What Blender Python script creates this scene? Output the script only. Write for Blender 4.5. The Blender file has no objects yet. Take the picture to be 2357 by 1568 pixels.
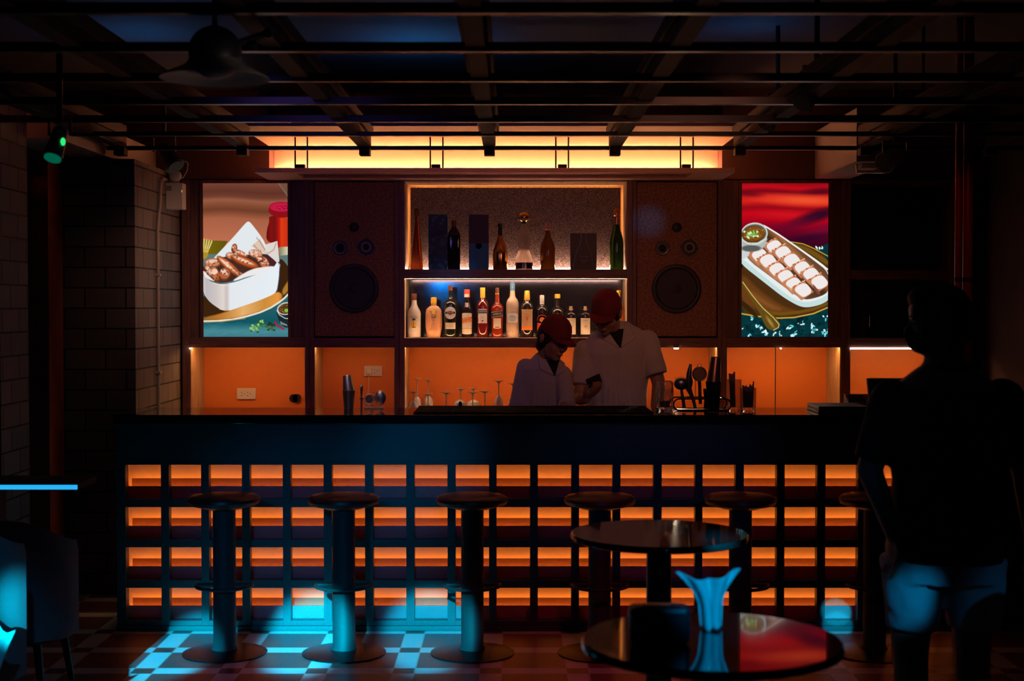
import bpy, bmesh, math, random
import numpy as np
from mathutils import Vector, Matrix, Euler
from mathutils.bvhtree import BVHTree
random.seed(7)
PI = math.pi
SC = bpy.context.scene
COL = SC.collection

# ---------------------------------------------------------------- camera, world, exposure
F = 3300.0; CAMZ = 1.65; TH = math.atan(79 / F)
cam = bpy.data.objects.new('camera', bpy.data.cameras.new('camera')); COL.objects.link(cam)
cam.location = (0, 0, CAMZ); cam.rotation_euler = (PI / 2 - TH, 0, 0)
cam.data.sensor_width = 36; cam.data.lens = F / 2357 * 36
cam.data.clip_start = .05; cam.data.clip_end = 60
cam.data.dof.use_dof = True; cam.data.dof.focus_distance = 8.7; cam.data.dof.aperture_fstop = 3.2
SC.camera = cam
SC.view_settings.view_transform = 'Standard'; SC.view_settings.look = 'None'
SC.view_settings.gamma = 1; SC.view_settings.use_curve_mapping = False
SC.view_settings.exposure = 0.0
SC.cycles.max_bounces = 7; SC.cycles.diffuse_bounces = 3; SC.cycles.glossy_bounces = 3
SC.cycles.transmission_bounces = 6; SC.cycles.sample_clamp_indirect = 3.0
SC.cycles.caustics_refractive = False; SC.cycles.caustics_reflective = False
w = bpy.data.worlds.new('world'); SC.world = w; w.use_nodes = True
w.node_tree.nodes['Background'].inputs[0].default_value = (.16, .07, .10, 1)
w.node_tree.nodes['Background'].inputs[1].default_value = .012

def W(px, py, Y):
    u = (px - 1178.5) / F; v = -(py - 784) / F
    dy = math.cos(TH) + v * math.sin(TH); dz = v * math.cos(TH) - math.sin(TH)
    t = Y / dy
    return u * t, CAMZ + dz * t
def WX(px, Y, py=784): return W(px, py, Y)[0]
def WZ(py, Y): return W(1178, py, Y)[1]

def lamp(kind, loc, target, energy, color, size=.1, size_y=None, angle=40, blend=.3, name='lamp'):
    l = bpy.data.lights.new(name, kind); l.energy = energy; l.color = color
    if kind == 'AREA':
        l.size = size
        if size_y: l.shape = 'RECTANGLE'; l.size_y = size_y
    else: l.shadow_soft_size = size
    if kind == 'SPOT': l.spot_size = math.radians(angle); l.spot_blend = blend
    o = bpy.data.objects.new(name, l); COL.objects.link(o); o.location = loc
    d = Vector(target) - Vector(loc); o.rotation_euler = d.to_track_quat('-Z', 'Y').to_euler()
    return o
CY = (0.0, .62, 1.0); BL = (0.0, .30, 1.0); RD = (1.0, .03, .14)
# stage spots that hang in the ceiling grid above the guests, and fills added to brighten dim parts
# narrow stage beams thrown from the back of the room
def beam(x0, px, Yt, zt, r, e, col, y0=-1.2, z0=2.75, blend=.55, soft=.03, name='cyan_spot'):
    tx = (px-1178.5)*Yt/F; d = math.dist((x0, y0, z0), (tx, Yt, zt))
    return lamp('SPOT', (x0, y0, z0), (tx, Yt, zt), e, col, soft, angle=math.degrees(2*math.atan(r/d)), blend=blend, name=name)
beam(-1.9, 400, 6.75, .02, .24, 13000, CY)
beam(-.9, 712, 7.00, .02, .27, 20000, CY)
beam(-.2, 985, 7.05, .02, .27, 9500, CY)
beam(-.1, 1929, 7.20, .115, .042, 5500, CY, blend=.3, soft=.01)
beam(-.1, 1932, 7.20, .045, .045, 5000, CY, blend=.3, soft=.01)
beam(.3, 1572, 7.20, .13, .06, 12000, CY, blend=.1)
beam(.1, 960, 7.25, .86, .42, 430, (0, .42, 1), blend=1, soft=.1, name='blue_spot')
beam(-1.2, 700, 7.10, .36, .85, 270, (0, .38, 1), blend=1, soft=.1, name='blue_spot')  # wide wash added as general blue ambient
beam(1.0, 1500, 7.25, .70, .8, 60, (0, .30, 1), blend=1, soft=.1, name='blue_spot')
lamp('SPOT', (-.75, 8.7, 2.4), (-.80, 7.7, 1.12), 5, (1, .62, .35), .02, angle=26, blend=.8, name='warm_fill')  # added to warm the steel tools on the counter
lamp('SPOT', (-.6, 4.4, 2.45), (-1.15, 6.2, 0), 22, RD, .05, angle=20, blend=.8, name='red_spot')
lamp('SPOT', (.9, 4.6, 2.45), (.35, 6.5, 0), 22, RD, .05, angle=30, blend=.8, name='red_spot')
lamp('SPOT', (.9, 4.2, 2.45), (1.0, 6.3, 0), 8, RD, .05, angle=36, blend=.8, name='red_spot')
lamp('SPOT', (.85, .4, 2.4), (.49, 3.52, .93), 330, (0, .42, 1), .03, angle=5.2, blend=.5, name='blue_spot')
lamp('SPOT', (2.0, .9, 2.4), (1.325, 4.75, .68), 190, (0, .42, 1), .03, angle=2.7, blend=.6, name='blue_spot')
lamp('SPOT', (2.5, 1.2, 2.4), (1.76, 4.5, .75), 20, (0, .42, 1), .05, angle=7, blend=.8, name='blue_spot')
lamp('SPOT', (-1.0, 2.4, 2.4), (-1.98, 5.2, .40), 27, (0, .45, 1), .05, angle=16, blend=.9, name='blue_spot')
for x_, y_, e_ in ((-.5, 7.6, 4), (-.2, 6.0, 6), (-1.5, 6.2, 2.4), (.3, 4.4, 6), (-1.9, 7.4, 2), (1.2, 7.2, 1.2)):
    lamp('SPOT', (x_, y_, 2.72), (x_, y_, 3.05), e_, (0, .36, 1), .15, angle=168, blend=1, name='ceiling_fill')  # unseen blue fills above the grid, added to tint the ceiling
lamp('SPOT', (1.0, 5.2, 2.3), (.89, 9.3, 2.2), 110, (0, .3, 1), .03, angle=3.6, blend=1, name='blue_spot')
lamp('SPOT', (-1.0, 5.6, 2.42), (-.7, 9.3, 1.75), 16, (.36, .20, 1), .4, angle=60, blend=1, name='violet_fill')  # soft fill added to tint the left cabinets violet
lamp('SPOT', (.9, 5.6, 2.42), (.75, 9.3, 1.75), 34, (1, .32, .18), .4, angle=58, blend=1, name='warm_fill')  # soft fill added to tint the right cabinets brown
lamp('SPOT', (-1.2, 7.9, 2.3), (-2.2, 8.9, 1.6), 16, (1, .48, .26), .1, angle=75, blend=1, name='warm_fill')  # added to warm the side face of the brick pillar

# ---------------------------------------------------------------- materials
MATS = {}
def mat(name, col, rough=.5, metal=0, var=.12, scale=9, bump=0, trans=0, ior=1.45, emit=None, es=0, spec=.5, coat=0, subs=0):
    if name in MATS: return MATS[name]
    m = bpy.data.materials.new(name); m.use_nodes = True; MATS[name] = m
    nt = m.node_tree; b = nt.nodes['Principled BSDF']
    b.inputs['Roughness'].default_value = rough; b.inputs['Metallic'].default_value = metal
    b.inputs['Transmission Weight'].default_value = trans; b.inputs['IOR'].default_value = ior
    b.inputs['Specular IOR Level'].default_value = spec; b.inputs['Coat Weight'].default_value = coat
    b.inputs['Base Color'].default_value = (*col, 1)
    if emit: b.inputs['Emission Color'].default_value = (*emit, 1); b.inputs['Emission Strength'].default_value = es
    if var > 0 or bump > 0:
        tc = nt.nodes.new('ShaderNodeTexCoord'); nz = nt.nodes.new('ShaderNodeTexNoise')
        nz.inputs['Scale'].default_value = scale; nz.inputs['Detail'].default_value = 5
        nt.links.new(tc.outputs['Object'], nz.inputs['Vector'])
        if var > 0:
            r = nt.nodes.new('ShaderNodeMix'); r.data_type = 'RGBA'
            r.inputs[6].default_value = (*[c * (1 - var) for c in col], 1)
            r.inputs[7].default_value = (*[min(1, c * (1 + var)) for c in col], 1)
            nt.links.new(nz.outputs['Fac'], r.inputs[0]); nt.links.new(r.outputs[2], b.inputs['Base Color'])
        if bump > 0:
            bp = nt.nodes.new('ShaderNodeBump'); bp.inputs['Strength'].default_value = bump; bp.inputs['Distance'].default_value = .004
            nt.links.new(nz.outputs['Fac'], bp.inputs['Height']); nt.links.new(bp.outputs[0], b.inputs['Normal'])
    return m
def emis(name, col, s):
    if name in MATS: return MATS[name]
    m = bpy.data.materials.new(name); m.use_nodes = True; MATS[name] = m
    nt = m.node_tree; nt.nodes.clear()
    e = nt.nodes.new('ShaderNodeEmission'); e.inputs[0].default_value = (*col, 1); e.inputs[1].default_value = s
    o = nt.nodes.new('ShaderNodeOutputMaterial'); nt.links.new(e.outputs[0], o.inputs[0])
    return m
def nodes(name):
    m = bpy.data.materials.new(name); m.use_nodes = True; MATS[name] = m
    return m, m.node_tree, m.node_tree.nodes['Principled BSDF']

def wood(name, col, rough=.5, axis='Z'):
    m, nt, b = nodes(name)
    tc = nt.nodes.new('ShaderNodeTexCoord'); mp = nt.nodes.new('ShaderNodeMapping')
    mp.inputs['Scale'].default_value = (30, 30, 2) if axis == 'Z' else (2, 30, 30)
    nz = nt.nodes.new('ShaderNodeTexNoise'); nz.inputs['Scale'].default_value = 2.5; nz.inputs['Detail'].default_value = 6
    r = nt.nodes.new('ShaderNodeValToRGB')
    r.color_ramp.elements[0].color = (*[c * .72 for c in col], 1); r.color_ramp.elements[1].color = (*[min(1, c * 1.2) for c in col], 1)
    r.color_ramp.elements[0].position = .35; r.color_ramp.elements[1].position = .65
    nt.links.new(tc.outputs['Object'], mp.inputs[0]); nt.links.new(mp.outputs[0], nz.inputs['Vector'])
    nt.links.new(nz.outputs['Fac'], r.inputs[0]); nt.links.new(r.outputs[0], b.inputs['Base Color'])
    b.inputs['Roughness'].default_value = rough
    return m
def brick(name, c1, c2, mortar):
    m, nt, b = nodes(name)
    g = nt.nodes.new('ShaderNodeNewGeometry'); s = nt.nodes.new('ShaderNodeSeparateXYZ'); a = nt.nodes.new('ShaderNodeMath')
    c = nt.nodes.new('ShaderNodeCombineXYZ'); t = nt.nodes.new('ShaderNodeTexBrick')
    nt.links.new(g.outputs['Position'], s.inputs[0]); nt.links.new(s.outputs[0], a.inputs[0]); nt.links.new(s.outputs[1], a.inputs[1])
    nt.links.new(a.outputs[0], c.inputs[0]); nt.links.new(s.outputs[2], c.inputs[1]); nt.links.new(c.outputs[0], t.inputs['Vector'])
    t.inputs['Scale'].default_value = 1; t.inputs['Brick Width'].default_value = .235; t.inputs['Row Height'].default_value = .117
    t.inputs['Mortar Size'].default_value = .0045; t.inputs['Mortar Smooth'].default_value = .1
    t.inputs['Color1'].default_value = (*c1, 1); t.inputs['Color2'].default_value = (*c2, 1); t.inputs['Mortar'].default_value = (*mortar, 1)
    nz = nt.nodes.new('ShaderNodeTexNoise'); nz.inputs['Scale'].default_value = 60; nt.links.new(g.outputs['Position'], nz.inputs['Vector'])
    mx = nt.nodes.new('ShaderNodeMix'); mx.data_type = 'RGBA'; mx.blend_type = 'MULTIPLY'; mx.inputs[0].default_value = .5
    nt.links.new(t.outputs['Color'], mx.inputs[6]); nt.links.new(nz.outputs['Color'], mx.inputs[7]); nt.links.new(mx.outputs[2], b.inputs['Base Color'])
    bp = nt.nodes.new('ShaderNodeBump'); bp.inputs['Strength'].default_value = 1; bp.inputs['Distance'].default_value = .012; bp.invert = True
    nt.links.new(t.outputs['Fac'], bp.inputs['Height']); nt.links.new(bp.outputs[0], b.inputs['Normal'])
    b.inputs['Roughness'].default_value = .75
    return m
def floor_mat():
    m, nt, b = nodes('checker_floor_tiles')
    g = nt.nodes.new('ShaderNodeNewGeometry'); s = nt.nodes.new('ShaderNodeSeparateXYZ'); nt.links.new(g.outputs['Position'], s.inputs[0])
    def M(op, a, bb=None, c=None):
        n = nt.nodes.new('ShaderNodeMath'); n.operation = op
        for i, q in enumerate((a, bb, c)):
            if q is None: continue
            if isinstance(q, (int, float)): n.inputs[i].default_value = q
            else: nt.links.new(q, n.inputs[i])
        return n.outputs[0]
    P = .393; bw = .10 / P
    def band(ax, off):
        f = M('FRACT', M('DIVIDE', M('SUBTRACT', s.outputs[ax], off - 40 * P), P))
        bnd = M('LESS_THAN', f, bw)
        g1 = M('LESS_THAN', M('ABSOLUTE', M('SUBTRACT', f, bw)), .008)
        g2 = M('LESS_THAN', f, .008)
        return bnd, M('MAXIMUM', g1, g2)
    bx, gx = band(0, -.54); by, gy = band(1, 6.79)
    both = M('MULTIPLY', bx, by); one = M('SUBTRACT', M('MAXIMUM', bx, by), both); gr = M('MAXIMUM', gx, gy)
    nz = nt.nodes.new('ShaderNodeTexNoise'); nz.inputs['Scale'].default_value = 14; nt.links.new(g.outputs['Position'], nz.inputs['Vector'])
    def mix(f, a, c):
        n = nt.nodes.new('ShaderNodeMix'); n.data_type = 'RGBA'; nt.links.new(f, n.inputs[0])
        for i, q in ((6, a), (7, c)):
            if isinstance(q, tuple): n.inputs[i].default_value = (*q, 1)
            else: nt.links.new(q, n.inputs[i])
        return n.outputs[2]
    c = mix(nz.outputs['Fac'], (.19, .075, .075), (.25, .10, .095))
    c = mix(one, c, (.62, .66, .66)); c = mix(both, c, (.16, .06, .05)); c = mix(gr, c, (.55, .5, .48))
    nt.links.new(c, b.inputs['Base Color']); b.inputs['Roughness'].default_value = .38
    b.inputs['Specular IOR Level'].default_value = .35
    return m
def cork():
    m, nt, b = nodes('cork_board')
    tc = nt.nodes.new('ShaderNodeTexCoord'); v = nt.nodes.new('ShaderNodeTexNoise'); v.inputs['Scale'].default_value = 70; v.inputs['Detail'].default_value = 3
    nt.links.new(tc.outputs['Object'], v.inputs['Vector'])
    r = nt.nodes.new('ShaderNodeValToRGB'); r.color_ramp.elements[0].position = .4; r.color_ramp.elements[1].position = .6
    r.color_ramp.elements[0].color = (.26, .13, .08, 1); r.color_ramp.elements[1].color = (.42, .22, .13, 1)
    nt.links.new(v.outputs['Fac'], r.inputs[0]); nt.links.new(r.outputs[0], b.inputs['Base Color']); b.inputs['Roughness'].default_value = .8
    return m
def speckle():
    m, nt, b = nodes('speckled_glass_panel')
    tc = nt.nodes.new('ShaderNodeTexCoord'); v = nt.nodes.new('ShaderNodeTexNoise'); v.inputs['Scale'].default_value = 240; v.inputs['Detail'].default_value = 2
    nt.links.new(tc.outputs['Object'], v.inputs['Vector'])
    r = nt.nodes.new('ShaderNodeValToRGB'); r.color_ramp.elements[0].position = .42; r.color_ramp.elements[1].position = .66
    r.color_ramp.elements[0].color = (.04, .025, .022, 1); r.color_ramp.elements[1].color = (.27, .19, .165, 1)
    nt.links.new(v.outputs['Fac'], r.inputs[0]); nt.links.new(r.outputs[0], b.inputs['Base Color']); b.inputs['Roughness'].default_value = .55
    return m
M_wood = wood('dark_brown_wood', (.20, .095, .075)); M_woodx = wood('dark_brown_wood_rail', (.20, .095, .075), axis='X')
M_woodin = wood('niche_lining_wood', (.62, .42, .26))
M_orange = mat('orange_laminate', (.80, .24, .05), .45, var=.05, scale=3)
M_cove = mat('cove_plaster', (.80, .60, .42), .8, var=.05, scale=5, bump=.1)
M_cork = cork(); M_speck = speckle(); M_floor = floor_mat()
M_brick = brick('grey_brick', (.30, .25, .24), (.20, .17, .17), (.012, .01, .01))
M_plaster = mat('dark_plaster', (.07, .045, .045), .85, var=.1)
M_ceil = mat('dark_ceiling_paint', (.12, .12, .14), .8, var=.1)
M_black = mat('black_paint', (.02, .02, .024), .45, var=.05)
M_blackm = mat('black_metal', (.014, .015, .019), .35, .6, var=.05)
M_lat = mat('lattice_paint', (.075, .085, .10), .45, var=.06)
M_top = mat('polished_black_stone', (.012, .012, .014), .06, var=.3, scale=40, coat=.5)
M_niche = mat('bar_niche_plaster', (.80, .56, .38), .8, var=.06, scale=40, bump=.25)
M_nback_shade = mat('shaded_niche_back', (.30, .13, .07), .8, var=.15, scale=60, bump=.4)  # darker than the slope, grazing shade of the strip put into its colour
M_lip = mat('bar_lip_board', (.50, .22, .25), .7, var=.06)
def add_translucent(m, f, col):
    nt = m.node_tree; o = nt.nodes['Material Output']; b = nt.nodes['Principled BSDF']; t = nt.nodes.new('ShaderNodeBsdfTranslucent'); t.inputs[0].default_value = (*col, 1)
    x = nt.nodes.new('ShaderNodeMixShader'); x.inputs[0].default_value = f; nt.links.new(b.outputs[0], x.inputs[1]); nt.links.new(t.outputs[0], x.inputs[2]); nt.links.new(x.outputs[0], o.inputs[0])
add_translucent(M_lip, .11, (.6, .10, .34))
M_steel = mat('brushed_steel', (.80, .72, .62), .38, .95, var=.05)
M_chrome = mat('polished_steel', (.8, .76, .7), .28, 1, var=0)
M_white = mat('white_plastic', (.75, .72, .68), .4, var=.03)
M_greyw = mat('grey_painted_metal', (.42, .36, .33), .5, var=.05)
M_leather = mat('dark_red_leather', (.10, .028, .026), .4, var=.12, scale=20, bump=.1)
M_column = mat('stool_steel', (.035, .045, .05), .6, 0, var=.05)
M_glass = mat('clear_glass', (1, 1, 1), .03, var=0, trans=.93, ior=1.45); M_stem = mat('drained_glass', (1, .93, .85), .05, var=0, trans=.55, ior=1.4)
M_mirror = mat('smoked_mirror', (.06, .055, .08), .12, .75, var=0)
M_led = emis('warm_led', (1, .44, .13), 60); M_ledbar = emis('bar_led', (1, .34, .05), 19)
M_ledw = emis('niche_led_white', (1, .60, .42), 46)
M_ledo = emis('niche_led_orange', (1, .42, .12), 13); M_ledt = emis('shelf_led', (1, .62, .38), 95); M_ledcove = emis('cove_led', (1, .37, .17), 200)
M_puck = emis('puck_lamp_light', (1, .80, .65), 12); M_tube = emis('cool_tube', (1, .80, .72), 5)
M_cyan = emis('cyan_edge_glow', (.02, .42, .85), 1.1); M_green = emis('green_indicator', (.03, .9, .2), 1.0); M_greend = emis('green_glow', (.0, .16, .09), .6)
M_yel = emis('yellow_indicator', (.8, .7, .05), .8)

# ---------------------------------------------------------------- mesh builder
class MB:
    def __init__(s): s.v = []; s.f = []; s.m = []
    def add(s, vs, fs, mi=0):
        n = len(s.v); s.v += [tuple(p) for p in vs]; s.f += [tuple(n + i for i in f) for f in fs]; s.m += [mi] * len(fs); return s
    def box(s, x0, x1, y0, y1, z0, z1, mi=0):
        return s.add([(x0,y0,z0),(x1,y0,z0),(x1,y1,z0),(x0,y1,z0),(x0,y0,z1),(x1,y0,z1),(x1,y1,z1),(x0,y1,z1)],
                     [(0,3,2,1),(4,5,6,7),(0,1,5,4),(1,2,6,5),(2,3,7,6),(3,0,4,7)], mi)
    def cbox(s, c, d, mi=0): return s.box(c[0]-d[0]/2, c[0]+d[0]/2, c[1]-d[1]/2, c[1]+d[1]/2, c[2]-d[2]/2, c[2]+d[2]/2, mi)
    def prism(s, pts, y0, y1, mi=0):       # pts in (x,z), extruded along y
        n = len(pts)
        return s.add([(x, y0, z) for x, z in pts] + [(x, y1, z) for x, z in pts],
                     [tuple(range(n)), tuple(range(2*n-1, n-1, -1))] + [(i, i+n, (i+1) % n + n, (i+1) % n) for i in range(n)], mi)
    def prismx(s, pts, x0, x1, mi=0):      # pts in (y,z), extruded along x
        n = len(pts)
        return s.add([(x0, y, z) for y, z in pts] + [(x1, y, z) for y, z in pts],
                     [tuple(range(n)), tuple(range(2*n-1, n-1, -1))] + [(i, (i+1) % n, (i+1) % n + n, i+n) for i in range(n)], mi)
    def lathe(s, prof, n=32, c=(0,0,0), sx=1, sy=1, sq=0, mi=0, M=None):
        vs = []
        for r, z in prof:
            for k in range(n):
                a = 2*PI*k/n; ca, sa = math.cos(a), math.sin(a)
                q = 1.0
                if sq: q = 1 / (abs(ca)**(2+sq*6) + abs(sa)**(2+sq*6))**(1/(2+sq*6))
                p = Vector((r*ca*q*sx, r*sa*q*sy, z))
                if M: p = M @ p
                vs.append(p + Vector(c))
        fs = [(j*n+k, j*n+(k+1) % n, (j+1)*n+(k+1) % n, (j+1)*n+k) for j in range(len(prof)-1) for k in range(n)]
        fs += [tuple(range(n-1, -1, -1)), tuple((len(prof)-1)*n+k for k in range(n))]
        return s.add(vs, fs, mi)
    def loft(s, rings, n=20, mi=0, M=None):  # rings: (center, rx, ry, normal-free: in xy plane)
        vs = []
        for c, rx, ry in rings:
            for k in range(n):
                a = 2*PI*k/n; ca, sa = math.cos(a), math.sin(a)
                q = 1 / (abs(ca)**2.4 + abs(sa)**2.4)**(1/2.4)
                p = Vector((c[0]+rx*ca*q, c[1]+ry*sa*q, c[2]))
                vs.append(M @ p if M else p)
        fs = [(j*n+k, j*n+(k+1) % n, (j+1)*n+(k+1) % n, (j+1)*n+k) for j in range(len(rings)-1) for k in range(n)]
        fs += [tuple(range(n-1, -1, -1)), tuple((len(rings)-1)*n+k for k in range(n))]
        return s.add(vs, fs, mi)
    def cone(s, p0, p1, r0, r1, n=16, mi=0, M=None):
        p0, p1 = Vector(p0), Vector(p1)
        if M: p0, p1 = M @ p0, M @ p1
        d = (p1-p0).normalized(); a = d.orthogonal().normalized(); b = d.cross(a)
        vs = [p + (a*math.cos(2*PI*k/n) + b*math.sin(2*PI*k/n))*r for p, r in ((p0, r0), (p1, r1)) for k in range(n)]
        return s.add(vs, [(k, (k+1) % n, n+(k+1) % n, n+k) for k in range(n)] + [tuple(range(n-1,-1,-1)), tuple(range(n, 2*n))], mi)
    def ball(s, c, r, n=16, mi=0, M=None, R=None):
        if not isinstance(r, (tuple, list)): r = (r, r, r)
        vs = []; h = n//2
        for j in range(1, h):
            t = PI*j/h
            for k in range(n):
                a = 2*PI*k/n; vs.append(Vector((r[0]*math.sin(t)*math.cos(a), r[1]*math.sin(t)*math.sin(a), r[2]*math.cos(t))))
        vs.append(Vector((0,0,r[2]))); vs.append(Vector((0,0,-r[2])))
        T, B = len(vs)-2, len(vs)-1
        fs = [(j*n+k, (j+1)*n+k, (j+1)*n+(k+1) % n, j*n+(k+1) % n) for j in range(h-2) for k in range(n)]
        fs += [(T, k, (k+1) % n) for k in range(n)] + [(B, (h-2)*n+(k+1) % n, (h-2)*n+k) for k in range(n)]
        o = []
        for p in vs:
            if R: p = R @ p
            p = p + Vector(c)
            o.append(M @ p if M else p)
        return s.add(o, fs, mi)
    def cap(s, p0, p1, r0, r1, n=14, M=None, mi=0): return s.cone(p0, p1, r0, r1, n, mi, M).ball(p0, r0, n, mi, M).ball(p1, r1, n, mi, M)
    def chain(s, pts, rs, n=12, M=None, mi=0):
        for i in range(len(pts)-1): s.cone(pts[i], pts[i+1], rs[i], rs[i+1], n, mi, M)
        for p, r in zip(pts, rs): s.ball(p, r, n, mi, M)
        return s
    def tube(s, pts, r, n=10, closed=False, mi=0, M=None):
        pts = [Vector(p) for p in pts]
        if M: pts = [M @ p for p in pts]
        N = len(pts); vs = []; a = None
        for i, p in enumerate(pts):
            if closed: d = pts[(i+1) % N] - pts[i-1]
            else: d = pts[min(i+1, N-1)] - pts[max(i-1, 0)]
            d.normalize()
            a = d.orthogonal().normalized() if a is None else (a - d*a.dot(d)).normalized()
            b = d.cross(a)
            rr = r[i] if isinstance(r, (list, tuple)) else r
            vs += [p + (a*math.cos(2*PI*k/n) + b*math.sin(2*PI*k/n))*rr for k in range(n)]
        R_ = N if closed else N-1
        fs = [(j*n+k, j*n+(k+1) % n, ((j+1) % N)*n+(k+1) % n, ((j+1) % N)*n+k) for j in range(R_) for k in range(n)]
        if not closed: fs += [tuple(range(n-1,-1,-1)), tuple((N-1)*n+k for k in range(n))]
        return s.add(vs, fs, mi)
    def mesh(s, name):
        me = bpy.data.meshes.new(name); me.from_pydata(s.v, [], s.f); me.update()
        bm = bmesh.new(); bm.from_mesh(me); bmesh.ops.recalc_face_normals(bm, faces=bm.faces); bm.to_mesh(me); bm.free()
        for p, mi in zip(me.polygons, s.m): p.material_index = mi
        return me
    def build(s, name, mt, parent=None, world=True, smooth=False, bevel=0):
        if parent is not None and world:
            o_ = parent; off = Vector((0,0,0))
            while o_ is not None: off += o_.location; o_ = o_.parent
            s.v = [tuple(Vector(p) - off) for p in s.v]
        me = s.mesh(name)
        for m in (mt if isinstance(mt, (list, tuple)) else [mt]): me.materials.append(m)
        if smooth: me.polygons.foreach_set('use_smooth', [True]*len(me.polygons))
        ob = bpy.data.objects.new(name, me); COL.objects.link(ob)
        if parent is not None: ob.parent = parent
        if smooth == 'auto':
            me.set_sharp_from_angle(angle=math.radians(38))
        if bevel:
            b = ob.modifiers.new('bevel', 'BEVEL'); b.width = bevel; b.segments = 2; b.limit_method = 'ANGLE'; b.angle_limit = math.radians(50)
        return ob

def tag(o, label=None, cat=None, group=None, kind=None):
    if label: o['label'] = label
    if cat: o['category'] = cat
    if group: o['group'] = group
    if kind: o['kind'] = kind
    return o
def thing(name, label, cat, loc=(0,0,0), group=None, rz=0):
    o = bpy.data.objects.new(name, None); COL.objects.link(o); o.location = loc; o.rotation_euler = (0,0,rz); o.empty_display_size = .05
    return tag(o, label, cat, group)
def struct(name, mb, m, label, cat, **k): return tag(mb.build(name, m, **k), label, cat, None, 'structure')
def dup(root, loc, label=None, rz=None):
    r = root.copy(); COL.objects.link(r); r.location = loc
    if rz is not None: r.rotation_euler = (0,0,rz)
    if label: r['label'] = label
    for ch in list(root.children):
        c = ch.copy(); COL.objects.link(c); c.parent = r
        for g in list(ch.children):
            d = g.copy(); COL.objects.link(d); d.parent = c
    return r

def text2d(body, size, font_scale=(1,1), shear=0):
    c = bpy.data.curves.new('t', 'FONT'); c.body = body; c.size = size; c.align_x = 'CENTER'; c.align_y = 'CENTER'; c.shear = shear; c.resolution_u = 2
    o = bpy.data.objects.new('t', c); COL.objects.link(o)
    dg = bpy.context.evaluated_depsgraph_get(); me = bpy.data.meshes.new_from_object(o.evaluated_get(dg))
    v = [(p.co.x*font_scale[0], p.co.y*font_scale[1]) for p in me.vertices]; f = [tuple(p.vertices) for p in me.polygons]
    bpy.data.objects.remove(o); bpy.data.curves.remove(c); bpy.data.meshes.remove(me)
    return v, f
def rect2d(x0, x1, z0, z1, nx=10, curve_t=0, curve_b=0):
    v = []; 
    for i in range(nx+1):
        t = i/nx; x = x0+(x1-x0)*t; k = 1-(2*t-1)**2
        v += [(x, z0-curve_b*k), (x, z1+curve_t*k)]
    return v, [(2*i, 2*i+2, 2*i+3, 2*i+1) for i in range(nx)]
def disc2d(cx, cz, rx, rz=None, n=24, a0=0, a1=2*PI):
    rz = rz or rx; v = [(cx, cz)]; f = []
    for ring in (.5, 1):
        for k in range(n+1):
            a = a0+(a1-a0)*k/n; v.append((cx+rx*ring*math.cos(a), cz+rz*ring*math.sin(a)))
    for k in range(n):
        f.append((0, 1+k, 2+k)); f.append((1+k, n+2+k, n+3+k, 2+k))
    return v, f
def ring2d(cx, cz, r0, r1, n=24, a0=0, a1=2*PI):
    v = []; 
    for k in range(n+1):
        a = a0+(a1-a0)*k/n; v += [(cx+r0*math.cos(a), cz+r0*math.sin(a)), (cx+r1*math.cos(a), cz+r1*math.sin(a))]
    return v, [(2*k, 2*k+2, 2*k+3, 2*k+1) for k in range(n)]
def wrap(mb, shp, R=None, off=.0006, y0=0, rot=0, dx=0, dz=0, mi=0, squash=1):
    """lay a flat outline on the front (-y) of an upright bottle of radius R, or on a flat face at y0"""
    v, f = shp; o = []
    cr, sr = math.cos(rot), math.sin(rot)
    for x, z in v:
        x, z = x*cr - z*sr + dx, x*sr + z*cr + dz
        if R:
            a = max(-1.5, min(1.5, x/R)); o.append(((R+off)*math.sin(a), -(R+off)*math.cos(a)*squash, z))
        else: o.append((x, y0-off, z))
    mb.add(o, f, mi); return mb

# ================================================================= THE ROOM
XL, XR, YF, YK, ZC = -3.3, 3.1, -1.5, 9.85, 3.05
struct('floor', MB().box(XL, XR, YF, YK, -.1, 0), M_floor, 'floor of dark red square tiles with pale bands between them', 'floor')
struct('ceiling', MB().box(XL, XR, YF, YK, ZC, ZC+.1), M_ceil, 'dark ceiling above the open black grid', 'ceiling')
struct('wall_back', MB().box(XL, XR, YK, YK+.1, 0, ZC), M_plaster, 'dark brown wall behind the lit cabinets', 'wall')
struct('wall_left', MB().box(XL-.1, XL, YF, YK, 0, ZC), M_plaster, 'dark wall on the left side of the room', 'wall')
struct('wall_right', MB().box(XR, XR+.1, YF, YK, 0, ZC), M_plaster, 'dark wall on the right side of the room', 'wall')
struct('wall_front', MB().box(XL, XR, YF-.1, YF, 0, ZC), M_plaster, 'wall behind the guests', 'wall')

YB, YN = 9.30, 9.70                          # cabinet front, niche back
ZTOP = WZ(414, YB); ZBC = .95                # cabinet top, back counter top
M_bulk = mat('bulkhead_paint', (.16, .07, .06), .7, var=.08)
CX0, CX1 = -1.572, 1.36
struct('trim_1', MB().box(XL, CX0-.002, YB+.02, YK, ZTOP+.005, ZC), M_bulk, 'dark brown bulkhead above the left screen', 'bulkhead')
struct('trim_2', MB().box(CX1+.002, XR, YB+.02, YK, ZTOP+.005, ZC), M_bulk, 'dark brown bulkhead above the right screen', 'bulkhead')

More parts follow.
